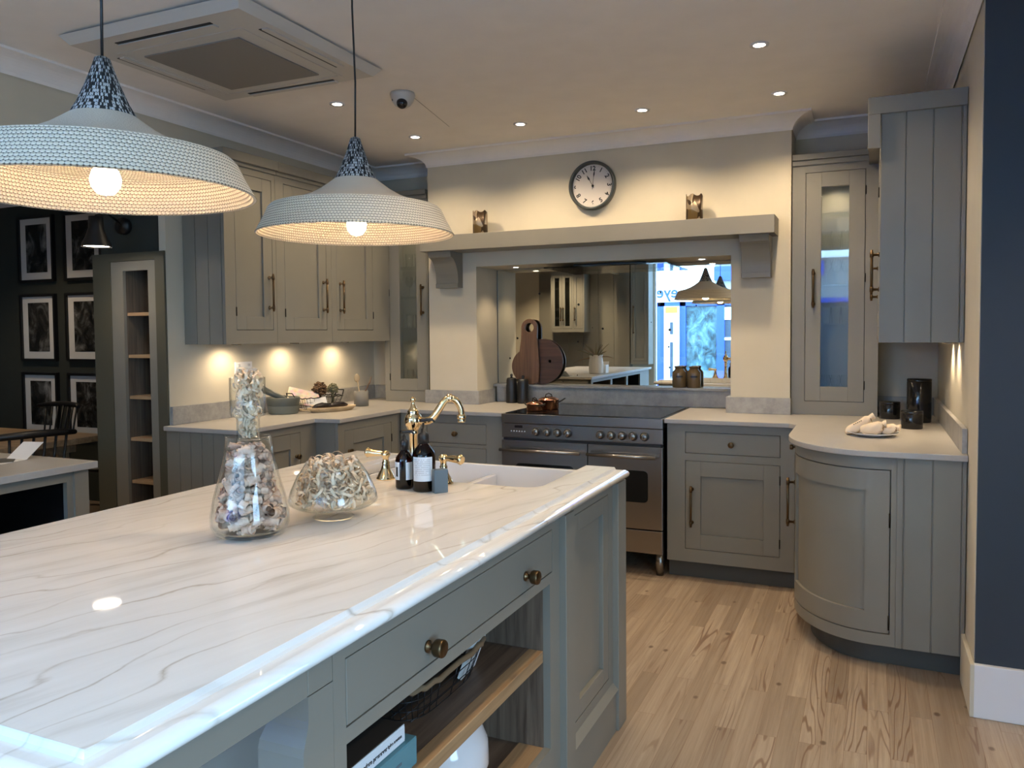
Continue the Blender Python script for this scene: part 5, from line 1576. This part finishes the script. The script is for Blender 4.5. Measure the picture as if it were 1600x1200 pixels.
ch.location = (-4.52, 3.02, 0); ch.rotation_euler = (0, 0, -PI/2-.25)
dup(ch, (-5.95, 4.12, 0), 0.0, 'black spindle chair on the far side of the dining table')
dup(ch, (-5.15, 4.16, 0), 0.1, 'black spindle chair behind the right end of the dining table')
dup(ch, (-5.75, 2.72, 0), PI, 'black spindle chair on the near side of the dining table')
w = MB(); w.lathe([(0, 0), (.18, 0), (.20, .01), (.19, .02), (0, .02)], 32); o = obj('round_mat', w, 'black'); o.location = (-5.45, 3.2, .7555); tag(o, 'round black placemat on the dining table', 'placemat')
def spiky_plant():
    loc = (-3.02, 1.50, .9205)
    t = thing('potted_plant', 'dried spiky plant in a white bag-shaped pot on the display counter', 'plant', loc); T = Matrix.Translation(loc)
    w = MB(T); w.lathe([(0, 0), (.075, 0), (.085, .01), (.088, .12), (.078, .19), (.084, .225), (.078, .222), (.070, .18), (0, .17)], 14, smooth=False); obj('pot', w, 'paper_white', t)
    random.seed(3)
    for k in range(26):
        a = 2*PI*k/26*3.7; el = random.uniform(.15, 1.3); L = random.uniform(.16, .30)
        pts = []
        for q in range(7):
            s_ = q/6; r = L*s_*math.cos(el); pts.append((r*math.cos(a), r*math.sin(a), .18+L*s_*math.sin(el)-.10*s_*s_*math.cos(el)))
        w = MB(T); w.tube(pts, [.009*(1-.85*q/6)+.0012 for q in range(7)], 5); obj('leaf', w, 'dried_green' if k % 3 else 'twig', t)
spiky_plant()
t = thing('gift_box', 'small white open box beside the spiky plant on the display counter', 'box', (-3.0, 1.30, .9205))
w = MB(); w.box(-3.06, -2.94, 1.25, 1.37, .9205, 1.02); obj('box_body', w, 'paper_white', t)
w = MB(); w.rbox(-3.0, 1.245, 1.035, .12, .002, .05, (.5, 0, 0)); obj('lid_flap', w, 'paper_white', t)

# ================================================================== SEEN IN THE MIRROR: front of the shop
def front_units():
    N = (0, 1, 0); U = (-1, 0, 0)     # facing into the room
    M = frameM((0, -1.0, 0), U, N)
    # tall boarded panelling between the glazed unit and the window
    t = thing('tall_cupboard', 'tall hanging grey cupboard with a long handle beside the shop window', 'cupboard', (-3.16, -1.15, .93))
    w = MB(M); w.box(3.03, 3.30, -.28, -.024, .93, 2.45); face_frame(w, 3.03, 3.30, .93, 2.45, [(3.05, 3.28, .98, 2.40)])
    obj('body', w, 'cabinet_paint', t)
    d = shaker(t, M, 3.05, 3.28, .98, 2.40, .04); bar_handle(d, (-3.255, -1.0, 1.6), N, .42)
    t = thing('wall_panelling', 'tall pale boarded panelling behind the display counter', 'panelling', (-3.62, -1.25, 0))
    w = MB(); 
    for k in range(6): w.box(-4.9+k*.25+.002, -4.9+(k+1)*.25-.002, -1.298, -1.28, 0, 2.5)
    w.box(-3.42, -3.36, -1.298, -1.15, 0, 2.5)
    obj('boards', w, 'cabinet_paint', t)
    t = thing('glazed_wall_cabinet', 'pale wall cabinet with two glazed doors on the front wall', 'cabinet', (-4.1, -1.15, 1.4))
    M2 = frameM((0, -.98, 0), U, N)
    w = MB(M2); w.box(4.03, 4.58, -.296, -.024, 1.42, 2.35); face_frame(w, 4.03, 4.58, 1.42, 2.35, [(4.05, 4.20, 1.47, 2.3), (4.225, 4.385, 1.47, 2.3), (4.395, 4.555, 1.47, 2.3)])
    obj('body', w, 'cabinet_paint', t)
    d = shaker(t, M2, 4.05, 4.20, 1.47, 2.3, .04); bar_handle(d, (-4.18, -.98, 1.7), N, .22)
    for a, b, hx in ((4.225, 4.385, 4.37), (4.395, 4.555, 4.41)):
        d = glass_door(t, M2, a, b, 1.47, 2.3, .04, 'glass_smoke'); bar_handle(d, (-hx, -.98, 1.7), N, .22)
front_units()

# street opposite, reflected in the mirror and in the cabinet glass
def street():
    Y = -9.0
    struct('ground', MB().box(-14, 9, -14, -1.5, -.20, -.12), 'asphalt')
    t = thing('shopfront', 'blue framed shopfront across the street seen in the mirror', 'building', (-2.5, Y-1, -.12))
    w = MB()
    w.box(-11, 7, Y-1.5, Y-.4, -.12, 6.5)
    obj('facade', w, 'street_stone', t)
    w = MB()
    for a, b in ((-4.96, -4.78), (-4.40, -4.25), (-3.48, -3.30), (-2.2, -2.05), (.5, .7)): w.box(a, b, Y-.4, Y-.3, -.12, 2.15)
    w.box(-9, 6, Y-.4, Y-.3, 2.05, 2.15); w.box(-9, -4.78, Y-.4, Y-.34, -.12, 2.05)
    w.box(-3.9, -1.0, Y-.34, Y-.28, 2.66, 3.0)
    obj('blue_frame', w, 'street_blue', t)
    obj('pillar', MB().box(-4.78, -4.40, Y-.4, Y-.22, -.12, 2.05), 'street_pale', t)
    obj('notice', MB().box(-4.74, -4.44, Y-.22, Y-.21, 1.88, 2.03), 'street_yellow', t)
    w = MB(); w.box(-4.62, -4.55, Y-.22, Y-.20, 1.35, 1.65); w.box(-4.62, -4.55, Y-.22, Y-.20, -.05, 1.15)
    obj('slot', w, 'street_grey', t)
    s = obj('sign_band', MB().box(-4.98, -3.55, Y-.40, Y-.25, 2.16, 3.05), 'sign_backlit', t)
    obj('sign_band_far', MB().box(-9, -4.98, Y-.40, Y-.25, 2.16, 3.05), 'sign_backlit', t)
    obj('upper_band', MB().box(-11, 6, Y-.40, Y-.20, 3.06, 3.5), 'sign_backlit', t)
    obj('window_poster', MB().box(-4.25, -3.48, Y-.40, Y-.36, .1, 2.03), 'poster_window', t)
    obj('dark_window', MB().box(-2.05, .5, Y-.40, Y-.36, .1, 2.03), 'street_grey', t); obj('dark_window', MB().box(.7, 6, Y-.40, Y-.36, .1, 2.03), 'street_grey', t)
    obj('shop_window', MB().box(-3.30, -2.2, Y-.40, Y-.36, .1, 2.03), 'street_grey', t)
    w = MB(); w.box(-3.30, -2.2, Y-.36, Y-.34, 1.70, 2.0); w.box(-3.30, -2.2, Y-.36, Y-.34, 1.2, 1.26); obj('window_display', w, 'sign_backlit', t)
    M = Matrix.Translation((-4.42, Y-.245, 2.27)) @ Matrix.Rotation(PI, 4, 'Z') @ Matrix.Rotation(PI/2, 4, 'X')
    text_mesh('sign_letters', 'eye', .40, M, 'sign_text', t, .004, 'LEFT', .01)
    st = []
    for k in range(10):
        a = PI/2+k*PI/5; r = .22 if k % 2 == 0 else .09; st.append((-2.95+r*math.cos(a), 1.15+r*math.sin(a)))
    obj('window_star', MB().prism(st, Y-.34, Y-.32, 'y'), 'red_star', t)
street()
print('built', len(bpy.data.objects))
